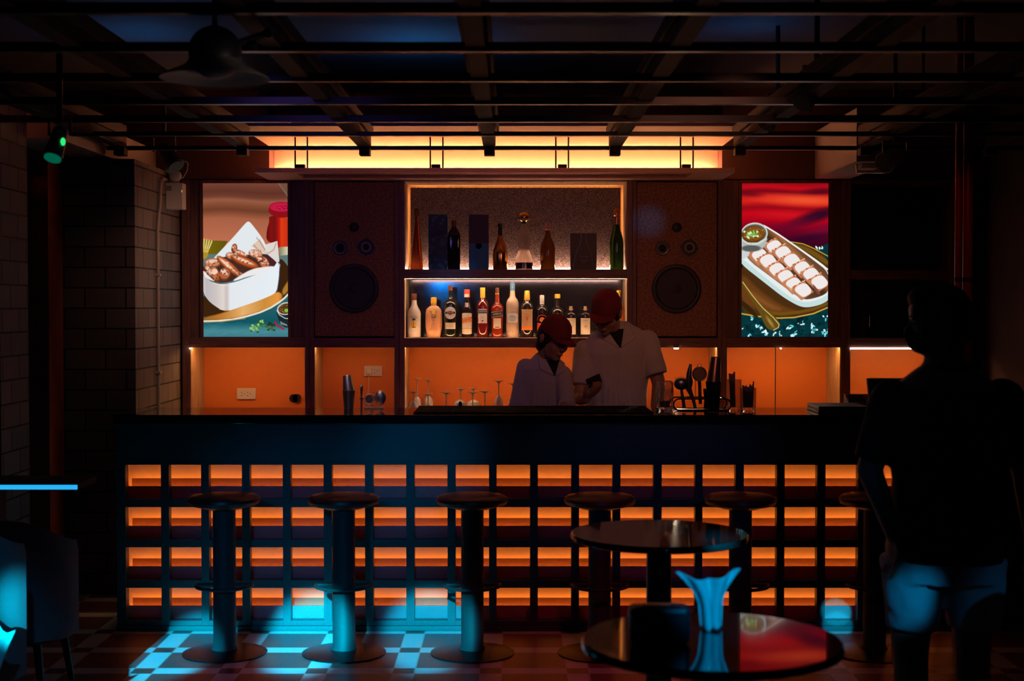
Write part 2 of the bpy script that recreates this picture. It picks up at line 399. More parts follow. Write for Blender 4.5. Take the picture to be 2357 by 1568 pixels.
# glowing ceiling cove above the canopy
z_cv = 2.685
t = thing('ceiling_cove', 'glowing orange plastered cove above the canopy, brightest along its foot', 'cove', ((CX0+CX1)/2, 9.0, z_cv))
MB().box(CX0, CX1, 9.50, 9.60, ZTOP+.03, z_cv).build('back_panel', M_cove, t)
MB().box(CX0, CX1, 8.27, 9.60, z_cv, z_cv+.03).build('top_panel', M_cove, t)
MB().box(CX0-.002, CX1+.002, 8.24, 8.269, z_cv-.002, z_cv+.06).build('front_edge', mat('cove_edge_paint', (.35, .2, .3), .7), t)

# canopy (light shelf) hung on rods
zc0 = WZ(397, 8.76)
t = thing('light_canopy', 'long brown hanging canopy board over the bar shelves, hiding the bright lamp strip', 'canopy', ((CX0+CX1)/2, 9.0, zc0))
xa, xb = WX(586, 8.76), WX(1690, 8.76)
M_can = mat('canopy_paint', (.72, .45, .36), .6, var=.08)
b = MB(); g0, g1, gx = 8.84, 9.14, .25       # groove in the underside
b.box(xa, xb, 8.76, g0, zc0, zc0+.028).box(xa, xb, g1, 9.49, zc0, zc0+.028).box(xa, xa+gx, g0, g1, zc0, zc0+.028).box(xb-gx, xb, g0, g1, zc0, zc0+.028)
b.build('board', M_can, t)
MB().box(xa+gx, xb-gx, g0, g1, zc0+.02, zc0+.028).build('groove_panel', mat('groove_paint', (.46, .20, .17), .6), t)
MB().box(xa+.03, xb-.03, 9.468, 9.488, zc0+.030, zc0+.036).build('led_strip', M_ledcove, t)
MB().box(xa+.03, xb-.03, 8.93, 8.94, zc0+.029, zc0+.033).build('led_strip', emis('cove_fill_led', (1, .36, .10), 34), t)  # unseen second strip, added to brighten the cove ceiling
for px in (681, 709, 991, 1020, 1279, 1308, 1565, 1594):
    x = WX(px, 8.80); MB().cone((x, 8.80, zc0+.028), (x, 8.80, z_cv), .005, .005, 8).build('hanger_rod', M_blackm, t)
for px in (694, 1004, 1294, 1578):
    x = WX(px, 8.79); MB().box(x-.027, x+.027, 8.765, 8.82, zc0+.028, zc0+.05).build('bracket', M_blackm, t)

# open ceiling grid: long beams run towards the camera, thin rails cross them
t = thing('ceiling_grid', 'black open grid of beams and thin rails hanging under the ceiling', 'ceiling grid', (0, 5.6, 2.5))
M_beam = mat('beam_paint', (.03, .013, .010), .7, var=.1, spec=.2)
bx = [-2.90, -2.21, -1.52, -.83, -.127, .581, 1.285, 1.99, 2.70]
for x in bx:
    b = MB().box(x-.035, x+.035, 2.3, 8.12, 2.545, 2.67); b.box(x-.03, x+.03, 8.08, 8.16, 2.50, 2.545)
    b.box(x-.055, x-.04, 2.3, 8.05, 2.60, 2.65); b.box(x+.04, x+.055, 2.3, 8.05, 2.60, 2.65)
    b.build('beam', M_beam, t, bevel=.003)
for i, Y in enumerate((8.17, 7.50, 6.90, 6.30, 5.66, 5.0, 4.35, 3.7, 3.05)):
    h = .022 if i < 2 else .032
    MB().box(-3.0, 2.95, Y-.018, Y+.018, 2.548-h/2, 2.548+h/2).build('rail', M_blackm, t)
for x, Y in ((-2.2, 3.2), (-2.2, 7.0), (2.0, 3.2), (2.0, 7.0), (-.127, 3.2), (-.127, 6.5)):
    MB().cone((x, Y, 2.66), (x, Y, ZC), .008, .008, 8).build('drop_rod', M_blackm, t)

# ceiling ducts
M_duct = mat('duct_board', (.42, .33, .29), .75, var=.08)
t = thing('ceiling_duct', 'pale boxed duct under the ceiling above the right side of the bar', 'duct', (2.07, 8.7, 2.473))
MB().box(1.96, 2.19, 8.18, 9.31, 2.473, 2.78).build('box', M_duct, t, bevel=.004)
b = MB().box(2.02, 2.17, 8.30, 8.33, 2.45, 2.473); b.tube([(2.0, 8.34, 2.473), (2.0, 8.34, 2.43), (2.16, 8.34, 2.43), (2.16, 8.34, 2.46)], .010)
b.build('bracket', M_steel, t)
t = thing('ceiling_duct', 'pale boxed duct running over the grey brick pillar on the left', 'duct', (-2.4, 8.2, 2.47))
MB().box(-2.60, -2.30, 7.3, 9.30, 2.50, 2.66).build('box', M_duct, t, bevel=.004)

# brick pillars and the red column
zp = 2.49
t = MB().box(-2.62, -2.154, 8.20, 9.84, 0, zp).build('brick_pillar', M_brick); tag(t, 'tall grey brick pillar beside the left end of the bar, one face warmly lit', 'pillar')
t = MB().box(-3.29, -2.463, 6.9, 7.3, 0, 2.8).build('brick_pillar', M_brick); tag(t, 'dark blurred brick pillar cut off by the left edge of the picture', 'pillar')
x0, x1 = WX(62, 8.0), WX(126, 8.0)
t = MB().box(x0, x1, 7.9, 8.15, 0, 2.72).build('square_column', mat('red_brown_plaster', (.32, .07, .035), .7, var=.15)); tag(t, 'dark red plastered column between the two brick pillars', 'column')
lamp('SPOT', (-2.2, 6.4, 2.7), (-2.62, 7.9, 2.1), 4, (1, .2, .08), .05, angle=50, blend=1, name='red_spot')

# conduit on the brick pillar
xp = -2.154
zt = 2.40
b = MB().tube([(xp+.012, 8.68, 1.0), (xp+.012, 8.68, 2.12), (xp+.014, 8.70, 2.20), (xp+.014, 8.73, 2.26), (xp+.014, 8.745, 2.33), (xp+.014, 8.76, 2.40), (xp+.014, 8.80, 2.43), (xp+.014, 8.9, 2.435)], .009)
for z in (1.25, 1.84, 2.42): b.box(xp, xp+.028, 8.66 if z < 2 else 8.75, 8.70 if z < 2 else 8.79, z-.006, z+.006)
tag(b.build('conduit_pipe', mat('grey_conduit', (.42, .36, .34), .45, var=.05)), 'thin grey conduit running down the brick pillar', 'pipe')
# small wall box with twin indicators, horn above it
x0, z0 = W(375, 481, 8.95); x1, z1 = W(420, 421, 8.95)
t = thing('emergency_lamp_box', 'small white vented box with two yellow indicators hanging high beside the brick pillar', 'wall box', ((x0+x1)/2, 8.95, z0))
MB().box(x0, x1, 8.95, 9.05, z0, z1).build('housing', M_white, t, bevel=.004)
b = MB()
for k in range(4): b.box(x0+.02, x0+.055, 8.9485, 8.9505, z1-.02-k*.008-.004, z1-.02-k*.008)
b.build('vent_slots', M_black, t)
for dz in (.05, .058): MB().box(x1-.006, x1-.002, 8.9485, 8.9505, z1-dz, z1-dz+.005).build('indicator', M_yel, t)
b = MB().box(x0+.03, x0+.09, 8.99, 9.02, z1, z1+.075); b.box(x0-.04, x0+.05, 9.0, 9.02, z1+.06, z1+.075); b.build('mount', M_greyw, t)
cx, cz = W(402, 404, 8.93)
b = MB().lathe([(.001, 0), (.028, 0), (.034, .008), (.034, .05), (.02, .06)], 24, M=Matrix.Rotation(PI/2, 3, 'X').to_4x4(), c=(cx, 8.985, cz)); b.build('lamp_head', M_white, t, smooth='auto')
c = [W(a, bb, 8.94) for a, bb in ((408, 415), (420, 408), (429, 392), (431, 376), (425, 370), (418, 374))]
MB().tube([(x, 8.96, z) for x, z in c], .003, 6).build('cable', M_white, t)
# dark projector-like spotlight above it
def spotcan(name, label, pxy0, pxy1, Y, r, lens=None, m=None):
    a = W(*pxy0, Y); c = W(*pxy1, Y); a = Vector((a[0], Y, a[1])); c = Vector((c[0], Y-.05, c[1]))
    t = thing(name, label, 'spotlight', tuple(a))
    d = (c-a).normalized(); L = (c-a).length
    b = MB().cone(a, a+d*L*.8, r*.8, r, 20).cone(a+d*L*.8, c, r, r*1.08, 20); b.ball(a, r*.8, 16); b.build('housing', m or M_black, t, smooth='auto')
    MB().tube([a+Vector((-r*1.15, 0, -.01)), a+Vector((-r*1.15, 0, r*1.4)), a+Vector((r*1.15, 0, r*1.4)), a+Vector((r*1.15, 0, -.01))], .007, 8).build('yoke', M_black, t)
    MB().cone((a.x, a.y, a.z+r*1.35), (a.x, a.y, ZC), .012, .012, 10).build('mount', M_black, t)
    MB().cone(c, c+d*.006, r*.9, r*.9, 20).build('lens', lens or M_black, t)
    return t
spotcan('stage_spotlight', 'black spotlight can pointing down beside the white vented box', (378, 345), (408, 385), 8.5, .055)
t = spotcan('stage_spotlight', 'blue-lit spotlight with a green display at the far left of the grid', (138, 306), (131, 366), 5.6, .036, M_greend, mat('blue_grey_metal', (.06, .10, .16), .4, .3))
a = W(148, 326, 5.55); MB().ball((a[0]-.006, 5.553, a[1]), (.010, .004, .016), 12).build('display', M_green, t)
t = spotcan('stage_spotlight', 'black spotlight with pale highlights hanging at the right of the grid', (1880, 190), (1840, 240), 6.2, .05)
t = spotcan('stage_spotlight', 'black spotlight just behind the pale-highlighted one on the right', (1790, 245), (1760, 290), 7.2, .045)
t = spotcan('stage_spotlight', 'grey rounded spotlight beside the right ceiling duct', (2060, 360), (2030, 378), 7.6, .055, None, M_greyw)
# round dark lamp with pale flared shade, upper left
a = W(495, 120, 4.6)
t = thing('pendant_lamp', 'large dark round lamp with a pale flared shade under the ceiling at upper left', 'lamp', (a[0], 4.6, a[1]-.1))
c = (a[0], 4.6, a[1])
MB().ball(c, .085, 28).build('globe', M_black, t, smooth=True)
MB().lathe([(.06, .0), (.10, -.045), (.165, -.075), (.175, -.085), (.165, -.082), (.095, -.052), (.055, -.006)], 40, c=c).build('shade', mat('pale_shade', (.42, .35, .32), .6), t, smooth='auto')
MB().cone((c[0], c[1], c[2]+.08), (c[0], c[1], ZC), .009, .009, 8).build('rod', M_black, t)
for dx, dy, dz in ((.12, 0, .02), (.17, .0, .06)): MB().ball((c[0]+dx, 4.6, c[2]+dz), .018, 12).build('knob', M_blackm, t)
MB().cone((c[0]+.05, 4.6, c[2]+.02), (c[0]+.17, 4.6, c[2]+.06), .012, .012, 8).build('arm', M_black, t)
lamp('SPOT', (c[0]+.5, 4.3, 2.2), c, 1.2, (1, .7, .55), .03, angle=30, blend=1, name='warm_fill')  # added to warm the pendant shade

lamp('SPOT', (1.05, 9.27, 1.365), (1.05, 7.6, 1.12), 7, (1, .70, .48), .015, angle=60, blend=.8, name='puck_light')
lamp('SPOT', (-.45, 9.33, 1.365), (-.42, 9.2, .95), 3.0, (1, .78, .58), .02, angle=130, blend=.6, name='shelf_fill')  # added under the shelf to brighten the upturned glasses
lamp('SPOT', (-.95, 6.9, 2.4), (-.86, 7.68, 1.2), 12, (1, .62, .32), .03, angle=16, blend=.6, name='warm_fill')  # added for a warm glint on the steel shaker
lamp('SPOT', (-.7, 5.6, 1.95), (-.36, 9.67, 1.76), 34, (0, .36, 1), .05, angle=7, blend=.9, name='blue_spot')  # added to give the smoked mirror its blue reflected patches
# two vertical pipes at the right
for px, r, lb in ((2204, .017, 'slimmer of the two dark red vertical pipes at the right'), (2226, .024, 'thicker of the two dark red vertical pipes at the right')):
    x = WX(px, 7.0); b = MB().cone((x, 7.0, 0), (x, 7.0, ZC), r, r, 20)
    t = b.build('vertical_pipe', mat('red_pipe_paint', (.38, .05, .05), .3, .3), smooth='auto'); tag(t, lb, 'pipe', 'vertical pipes at the right')
    MB().cone((x, 7.0, 1.77), (x, 7.0, 1.79), r*1.12, r*1.12, 20).build('joint_ring', M_black, t, world=False)
lamp('SPOT', (1.7, 5.8, 2.6), (2.22, 7.0, 1.9), 3.5, (1, .1, .08), .03, angle=35, blend=1, name='red_spot')

# ================================================================= BACK CABINETS
ZR0, ZR1 = WZ(800, YB), WZ(778, YB)           # rail between upper bays and counter niches
def cab(label, pxs, niche, splits=(), upper=None, ledrange=None, led=None, k=1.0):
    x0, x1 = WX(pxs[0], YB), WX(pxs[1], YB); n0, n1 = WX(niche[0], YB), WX(niche[1], YB)
    t = thing('wall_cabinet', label, 'cabinet', ((x0+x1)/2, YB, ZBC))
    MB().box(x0+.0005, n0, YB, YK-.01, ZBC, ZTOP).build('side_panel', M_wood, t, bevel=.002)
    MB().box(n1, x1-.0005, YB, YK-.01, ZBC, ZTOP).build('side_panel', M_wood, t, bevel=.002)
    MB().box(n0, n1, YB, YB+.022, ZR0, ZR1).build('rail', M_woodx, t, bevel=.002)
    MB().box(n0, n1, YB+.022, YN, ZR0+.008, ZR1).build('shelf', M_woodx, t)
    MB().box(n0, n1, YN, YN+.02, ZBC, ZR0+.01).build('back_panel', M_orange, t)
    for sx in splits:
        x = WX(sx, YN); MB().box(x-.003, x+.003, YN-.002, YN, ZBC, ZR0).build('panel_seam', M_black, t)
    MB().box(n0, n0+.004, YB+.004, YN, ZBC, ZR0+.008).build('side_lining', M_woodin, t)
    MB().box(n1-.004, n1, YB+.004, YN, ZBC, ZR0+.008).build('side_lining', M_woodin, t)
    l0, l1 = ledrange or (n0+.006, n1-.006)
    dz = led if led is not None else .001
    MB().box(l0, l1, YB+.030, YB+.037, ZR0+dz, ZR0+dz+.003).build('led_strip', emis('warm_led_%d' % round(k*100), (1, .44, .13), 84*k), t)
    if upper == 'panel':
        MB().box(n0, n1, YB+.03, YK-.05, ZR1, ZTOP).build('upper_panel', M_wood, t)
    return t, x0, x1, n0, n1
tA, *_ = cab('dark wood cabinet bay holding the left screen, orange niche below', (419, 712), (438, 702), upper='panel', k=1.05)
tB, *_ = cab('dark wood cabinet bay around the left speaker, niche with the shaker below', (712, 919), (723, 908), k=.6)
tD, *_ = cab('dark wood cabinet bay around the right speaker, behind the taller bartender', (1455, 1662), (1465, 1652))
tE, *_ = cab('dark wood cabinet bay holding the right screen, two-panel orange niche below', (1662, 1945), (1673, 1935), splits=(1785, 1908), upper='panel', k=1.25)
# centre bay
tC, x0, x1, n0, n1 = cab('central dark wood cabinet bay with two lit bottle shelves above the glasses', (919, 1455), (930.5, 1443.5), led=-.0006, k=.95)
z620, z642, z416 = WZ(620, YB), WZ(642, YB), WZ(416, YB)
MB().box(n0, n1, YB, YN+.02, z642+.006, z620).build('shelf', M_woodx, tC)
MB().box(n0, n1, YB-.001, YB+.006, z642+.0015, z642+.008).build('light_lip', M_woodx, tC)
MB().box(n0, n1, YB-.0008, YB+.005, z642-.001, z642+.0012).build('light_line', emis('shelf_light_line', (1, .55, .28), 1.7), tC)
MB().box(n0, n1, YB, YN+.02, z416, ZTOP).build('top_rail', M_woodx, tC)
MB().box(n0+.004, n1-.004, YB+.004, YN, z416-.004, z416).build('top_lining', M_woodin, tC)
for a, c in ((n0, n0+.004), (n1-.004, n1)):
    MB().box(a, c, YB+.004, YN, z620, z416).build('side_lining', M_woodin, tC)
    MB().box(a, c, YB+.004, YN, ZR1, z642).build('side_lining', M_woodin, tC)
MB().box(n0+.02, n1-.02, YN-.09, YN-.08, z620+.001, z416-.02).build('speckled_panel', M_speck, tC)
MB().box(n0, n1, YN, YN+.02, z620, z416).build('back_panel', M_woodin, tC)
MB().box(n0+.02, n1-.02, YN-.145, YN-.137, z620+.001, z620+.016).build('led_strip', M_ledw, tC)
# strips behind the speckled panel light the linings
MB().box(n0+.03, n1-.03, YN-.06, YN-.05, z416-.035, z416-.032).build('led_strip', M_ledo, tC)
for a in (n0+.032, n1-.036): MB().box(a, a+.004, YN-.06, YN-.05, z620+.03, z416-.04).build('led_strip', M_ledo, tC)
MB().box(n0+.006, n1-.006, YN-.03, YN-.02, ZR1+.001, z642-.001).build('mirror_panel', M_mirror, tC)
MB().box(n0+.006, n1-.006, YB+.008, YB+.012, z642+.0005, z642+.0045).build('led_strip', M_ledt, tC)
MB().box(n0+.006, n1-.006, YB+.006, YB+.010, ZR1+.0005, ZR1+.003).build('led_strip', emis('dim_niche_led', (1, .50, .22), 40), tC)
MB().box(n0+.005, n1-.005, YB, YB+.004, ZR1+.0002, ZR1+.0036).build('light_lip', M_woodin, tC)
for a in (n0+.0045, n1-.0075): MB().box(a, a+.003, YB+.001, YB+.006, ZR1+.01, z642-.01).build('led_strip', emis('side_niche_led', (1, .48, .2), .8), tC)
for px, py in ((1292, 800), (1420, 800)):
    pass
# right end bay
tF, x0, x1, n0, n1 = cab('dark wood end bay with shadowy open shelves and a thin white light line', (1945, 2196), (1957, 2188), led=.002)
MB().box(n0, n1, YB-.006, YB+.006, ZR0-.012, ZR0-.001).build('light_line', M_tube, tF)
MB().box(n0, n1, YB, YN+.02, WZ(622, YB)-.06, WZ(622, YB)).build('shelf', M_woodx, tF)
MB().box(n0, n1, YB, YN+.02, WZ(424, YB), ZTOP).build('top_rail', M_woodx, tF)
MB().box(n0, n1, YN, YN+.02, ZR1, WZ(424, YB)).build('dark_back', M_black, tF)
# puck lamps under the rails
for px, py in ((1552, 801), (1790, 800), (441, 800), (447, 800), (905, 800), (914, 800)):
    if px not in (1552, 1790, 447): continue
    x, z = W(px, py, YB+.1); r = .016 if px == 1552 else .006
    t = thing('puck_lamp', {1552: 'small bright round lamp under the rail beside the taller bartender', 1790: 'tiny lamp under the rail above the two-panel orange niche', 447: 'tiny lamp at the top left corner of the leftmost orange niche'}[px], 'lamp', (x, YB-.012, ZR0-.004))
    MB().lathe([(.001, 0), (r, 0), (r, .008), (.001, .008)], 20, c=(x, YB-.012, ZR0-.010)).build('light_disc', M_puck, t)
    MB().lathe([(.001, 0), (r*1.1, 0), (r*1.1, .004), (.001, .004)], 20, c=(x, YB-.012, ZR0-.002)).build('rim', M_greyw, t)

# back counter
struct_bc = thing('back_counter', 'low back counter under the lit niches where the glasses drain', 'counter', (0, 9.2, 0))
MB().box(-2.14, 2.86, 8.82, YK-.02, ZBC-.04, ZBC-.0005).build('worktop', mat('brown_stone', (.22, .10, .07), .25, var=.2, scale=30), struct_bc, bevel=.004)
MB().box(-2.12, 2.84, 8.86, YK-.02, 0, ZBC-.04).build('base', M_black, struct_bc)
MB().box(-1.0, 1.2, 8.815, 8.825, ZBC-.5, ZBC-.06).build('door', M_wood, struct_bc)

# ---------------------------------------------------------------- speakers
def speaker(x0p, x1p, cxp, label, wl, kn, tw, hn):
    x0, z0 = W(x0p, 776, YB); x1, z1 = W(x1p, 419, YB); Yf = YB+.012
    t = thing('wall_speaker', label, 'speaker', ((x0+x1)/2, Yf, z0))
    MB().box(x0+.003, x1-.003, Yf, YK-.06, z0+.004, z1).build('baffle', M_cork, t, bevel=.003)
    RX = Matrix.Rotation(PI/2, 3, 'X').to_4x4()
    def at(p): x, z = W(p[0], p[1], Yf); return (x, Yf, z)
    s = YB/F
    c = at(wl); R = 57*s
    w_ = MB().lathe([(R*.80, .004), (R*.82, .011), (R*.88, .016), (R*.97, .014), (R, .010), (R, 0), (R*.80, 0)], 56, M=RX, c=c).build('woofer', mat('speaker_rubber', (.035, .04, .05), .4), t, smooth='auto')
    MB().lathe([(R*.80, .010), (R*.30, -.0), (R*.26, .004), (R*.14, .016), (.002, .021), (.002, .0005), (R*.80, .0005)], 56, M=RX, c=c).build('cone', mat('woofer_cone', (.05, .05, .06), .6), w_, smooth='auto')
    c = at(kn); MB().lathe([(.001, .0), (11*s, 0), (11*s, .012), (9*s, .016), (.001, .016)], 32, M=RX, c=c).build('port', M_black, t, smooth='auto')
    c = at(tw); q = MB().lathe([(.001, 0), (17*s, 0), (17*s, .004), (.001, .004)], 40, M=RX, c=c).build('tweeter', M_black, t)
    MB().tube([(c[0]+13*s*math.cos(2*PI*k/32), c[1]-.006, c[2]+13*s*math.sin(2*PI*k/32)) for k in range(32)], .0022, 8, True).build('chrome_ring', M_steel, q)
    MB().ball((c[0], c[1]-.004, c[2]), (.02, .008, .02), 20).build('dome', M_blackm, q, smooth=True)
    c = at(hn); q = MB().lathe([(.001, 0), (21*s, 0), (21*s, .005), (.001, .005)], 40, M=RX, c=c).build('midrange_horn', M_black, t)
    for a0 in (0, 1.6, 3.2, 4.8): MB().tube([(c[0]+20*s*math.cos(a0+k*.13), c[1]-.006, c[2]+20*s*math.sin(a0+k*.13)) for k in range(11)], .0022, 8).build('ring_segment', M_steel, q)
    MB().tube([(c[0]+10*s*math.cos(2*PI*k/32), c[1]-.007, c[2]+10*s*math.sin(2*PI*k/32)) for k in range(32)], .0055, 8, True).build('inner_ring', M_greyw, q)
    MB().ball((c[0], c[1]-.004, c[2]), (.016, .010, .016), 18).build('plug', M_black, q, smooth=True)
speaker(723, 908, 815, 'cork-faced wall speaker right of the chicken wings screen', (815, 664), (815, 523), (783, 571), (843, 569))
speaker(1465, 1652, 1558, 'cork-faced wall speaker above the taller bartender, left of the red screen', (1557, 665), (1558, 524), (1525, 572), (1587, 570))

# ---------------------------------------------------------------- sockets, cut-out
def socket(x0p, x1p, y0p, y1p, label, plug=False):
    x0, z1 = W(x0p, y0p, YN); x1, z0 = W(x1p, y1p, YN); Yp = YN-.012
    t = thing('power_socket', label, 'socket', ((x0+x1)/2, Yp, z0))
    MB().box(x0, x1, Yp, YN, z0, z1).build('plate', M_white, t, bevel=.003)
    w_, h = x1-x0, z1-z0
    for k, fx in enumerate((.33, .66)):
        if plug and k == 0:
            cx = x0+w_*.27
            MB().box(cx-.018, cx+.020, Yp-.022, Yp, z0+h*.22, z0+h*.80).build('plug', M_white, t, bevel=.005); continue
        b = MB()
        for dx, dz in ((-.010, .010), (-.010, -.012), (.008, 0)): b.cone((x0+w_*fx+dx, Yp-.001, z0+h*.5+dz), (x0+w_*fx+dx, Yp, z0+h*.5+dz), .003, .003, 10)
        b.build('pin_holes', M_black, t)
    if plug:
        a = W(848, 858, YN-.03); p = [W(*q, YN-.03) for q in ((849, 866), (849, 885), (849, 896), (847, 905), (844, 916), (838, 930))]
        MB().tube([(a[0], YN-.035, a[1])] + [(q[0], YN-.035, q[1]) for q in p] + [(p[-1][0], YN-.035, ZBC+.02)], .0026, 6).build('cable', M_white, t)
socket(546, 589, 894, 919, 'white double socket plate low on the orange back of the leftmost niche')
socket(838, 880, 842, 866, 'white double socket with a plug and thin cable behind the bar strainers', True)
x, z = W(680, 917, YN)
b = MB(); 
for dx in (-.011, .011): b.cone((x+dx, YN-.012, z), (x+dx, YN, z), .029, .029, 28)
tag(b.build('cable_grommet', M_black), 'black double-round cable grommet low in the leftmost orange niche', 'grommet')

# ---------------------------------------------------------------- screens (flat pictures on lit displays)
class Canvas:
    def __init__(s, x0, x1, y0, y1, w=200):
        s.x0, s.y0 = x0, y0; s.k = (x1-x0)/w; s.w = w; s.h = int((y1-y0)/s.k)
        s.X, s.Y = np.meshgrid(x0+(np.arange(s.w)+.5)*s.k, y0+(np.arange(s.h)+.5)*s.k)
        s.C = np.zeros((s.h, s.w, 3)); s.rng = np.random.RandomState(3)
    def paint(s, a, col):
        if callable(col): col = col(s.X, s.Y)
        else: col = np.array(col, float)
        s.C = s.C*(1-a[..., None]) + a[..., None]*col
    def vgrad(s, stops):
        ys = [q[0] for q in stops]
        s.C = np.stack([np.interp(s.Y + 12*np.sin(s.X/140), ys, [q[1][i] for q in stops]) for i in range(3)], -1)
    def sd(s, pts):
        X, Y = s.X, s.Y; n = len(pts); d = np.full(X.shape, 1e9); ins = np.zeros(X.shape, bool)
        for i in range(n):
            ax, ay = pts[i]; bx_, by_ = pts[(i+1) % n]; ex, ey = bx_-ax, by_-ay
            t_ = np.clip(((X-ax)*ex+(Y-ay)*ey)/(ex*ex+ey*ey+1e-9), 0, 1)
            d = np.minimum(d, np.hypot(X-ax-t_*ex, Y-ay-t_*ey))
            if ay != by_:
                c = ((ay > Y) != (by_ > Y)) & (X < (bx_-ax)*(Y-ay)/(by_-ay)+ax); ins ^= c
        return np.where(ins, -d, d)
    def poly(s, pts, col, soft=3, al=1): s.paint(al*np.clip(.5-s.sd(smooth2(pts))/soft, 0, 1), col)
    def hard(s, pts, col, soft=3, al=1): s.paint(al*np.clip(.5-s.sd(pts)/soft, 0, 1), col)
    def ell(s, cx, cy, rx, ry, col, rot=0, soft=3, al=1):
        c, n = math.cos(math.radians(rot)), math.sin(math.radians(rot)); u = (s.X-cx)*c+(s.Y-cy)*n; v = -(s.X-cx)*n+(s.Y-cy)*c
        r = np.hypot(u/rx, v/ry); s.paint(al*np.clip(.5-(r-1)*min(rx, ry)/soft, 0, 1), col)
    def line(s, pts, wd, col, soft=3, al=1):
        d = np.full(s.X.shape, 1e9)
        for (ax, ay), (bx_, by_) in zip(pts, pts[1:]):
            ex, ey = bx_-ax, by_-ay; t_ = np.clip(((s.X-ax)*ex+(s.Y-ay)*ey)/(ex*ex+ey*ey+1e-9), 0, 1)
            d = np.minimum(d, np.hypot(s.X-ax-t_*ex, s.Y-ay-t_*ey))
        s.paint(al*np.clip(.5-(d-wd/2)/soft, 0, 1), col)
    def build(s, name, parent, x0, x1, z0, z1, Y, strength):
        h, w_ = s.h, s.w; C = np.clip(s.C, 0, 255)/255
        lin = np.where(C <= .04045, C/12.92, ((C+.055)/1.055)**2.4)
        xs = np.linspace(x0, x1, w_+1); zs = np.linspace(z1, z0, h+1)
        gx, gz = np.meshgrid(xs, zs); v = np.stack([gx, np.full(gx.shape, Y), gz], -1).reshape(-1, 3)
        idx = np.arange((h+1)*(w_+1)).reshape(h+1, w_+1)
        f = np.stack([idx[:-1, :-1], idx[1:, :-1], idx[1:, 1:], idx[:-1, 1:]], -1).reshape(-1, 4)
        o_ = parent.location; v = v - np.array(o_)
        me = bpy.data.meshes.new(name); me.vertices.add(len(v)); me.vertices.foreach_set('co', v.ravel())
        me.loops.add(f.size); me.loops.foreach_set('vertex_index', f.ravel()); me.polygons.add(len(f))
        me.polygons.foreach_set('loop_start', np.arange(0, f.size, 4)); me.update(calc_edges=True)
        at = me.color_attributes.new('picture', 'FLOAT_COLOR', 'CORNER')
        c4 = np.concatenate([lin.reshape(-1, 3), np.ones((h*w_, 1))], 1); at.data.foreach_set('color', np.repeat(c4, 4, 0).ravel())
        m = bpy.data.materials.get('screen_picture')
        if not m:
            m = bpy.data.materials.new('screen_picture'); m.use_nodes = True; nt = m.node_tree; nt.nodes.clear()
            ca = nt.nodes.new('ShaderNodeVertexColor'); ca.layer_name = 'picture'; e = nt.nodes.new('ShaderNodeEmission'); e.inputs[1].default_value = strength
            o2 = nt.nodes.new('ShaderNodeOutputMaterial'); nt.links.new(ca.outputs[0], e.inputs[0]); nt.links.new(e.outputs[0], o2.inputs[0])
        me.materials.append(m); ob = bpy.data.objects.new(name, me); COL.objects.link(ob); ob.parent = parent; return ob
def smooth2(p, it=2):
    for _ in range(it):
        q = []
        for i in range(len(p)):
            a, b_ = p[i], p[(i+1) % len(p)]
            q += [(a[0]*.78+b_[0]*.22, a[1]*.78+b_[1]*.22), (a[0]*.22+b_[0]*.78, a[1]*.22+b_[1]*.78)]
        p = q
    return p
def screen(px0, px1, py0, py1, cv, label, name='display_screen'):
    Ys = YB+.008
    x0, z1 = W(px0, py0, Ys); x1, z0 = W(px1, py1, Ys)
    t = thing(name, label, 'screen', ((x0+x1)/2, Ys, z0)); e = .02
    cv.build('picture', t, x0, x1, z0, z1, Ys, 1.0)
    MB().box(x0-e, x1+e, Ys+.0015, YB+.03, z0-e, z1+e).build('display_body', M_black, t)
    b = MB().box(x0-e, x0-.001, Ys-.006, Ys+.0015, z0-e, z1+e).box(x1+.001, x1+e, Ys-.006, Ys+.0015, z0-e, z1+e).box(x0-.001, x1+.001, Ys-.006, Ys+.0015, z0-e, z0-.001).box(x0-.001, x1+.001, Ys-.006, Ys+.0015, z1+.001, z1+e)
    b.build('bezel', M_wood, t)
    return t
rr = random.Random(5)
# left: chicken wings
c = Canvas(32, 820, 88, 1510)
c.vgrad([(88, (118, 66, 50)), (170, (96, 50, 38)), (215, (108, 60, 44)), (250, (150, 90, 66)), (300, (128, 72, 48)), (340, (112, 60, 40)), (420, (168, 96, 68)), (520, (178, 102, 74)), (640, (190, 110, 80)), (1510, (60, 60, 60))])
c.line([(735, 80), (830, 215)], 14, (130, 100, 84), 10); c.hard([(740, 80), (830, 80), (830, 205)], (112, 78, 62), 6)
c.hard([(20, 735), (830, 735), (830, 1520), (20, 1520)], lambda X, Y: np.stack([np.interp(Y, [740, 860, 1370, 1450, 1510], [95, 95, 18, 70, 60]), np.interp(Y, [740, 860, 1370, 1450, 1510], [120, 120, 84, 136, 120]), np.interp(Y, [740, 860, 1370, 1450, 1510], [116, 118, 96, 146, 135])], -1), 4)
c.hard([(20, 612), (260, 620), (190, 742), (20, 742)], lambda X, Y: np.stack([np.interp(X, [30, 260], [120, 96]), np.interp(X, [30, 260], [100, 84]), 14+0*X], -1), 4)
c.poly([(620, 615), (625, 520), (650, 440), (645, 385), (840, 390), (840, 680), (735, 690), (690, 650)], lambda X, Y: np.stack([np.interp(X, [620, 660, 700, 745, 760, 820], [90, 130, 110, 190, 222, 200]), np.interp(X, [620, 740, 760, 820], [14, 22, 60, 48]), np.interp(X, [620, 820], [14, 22])], -1), 4)
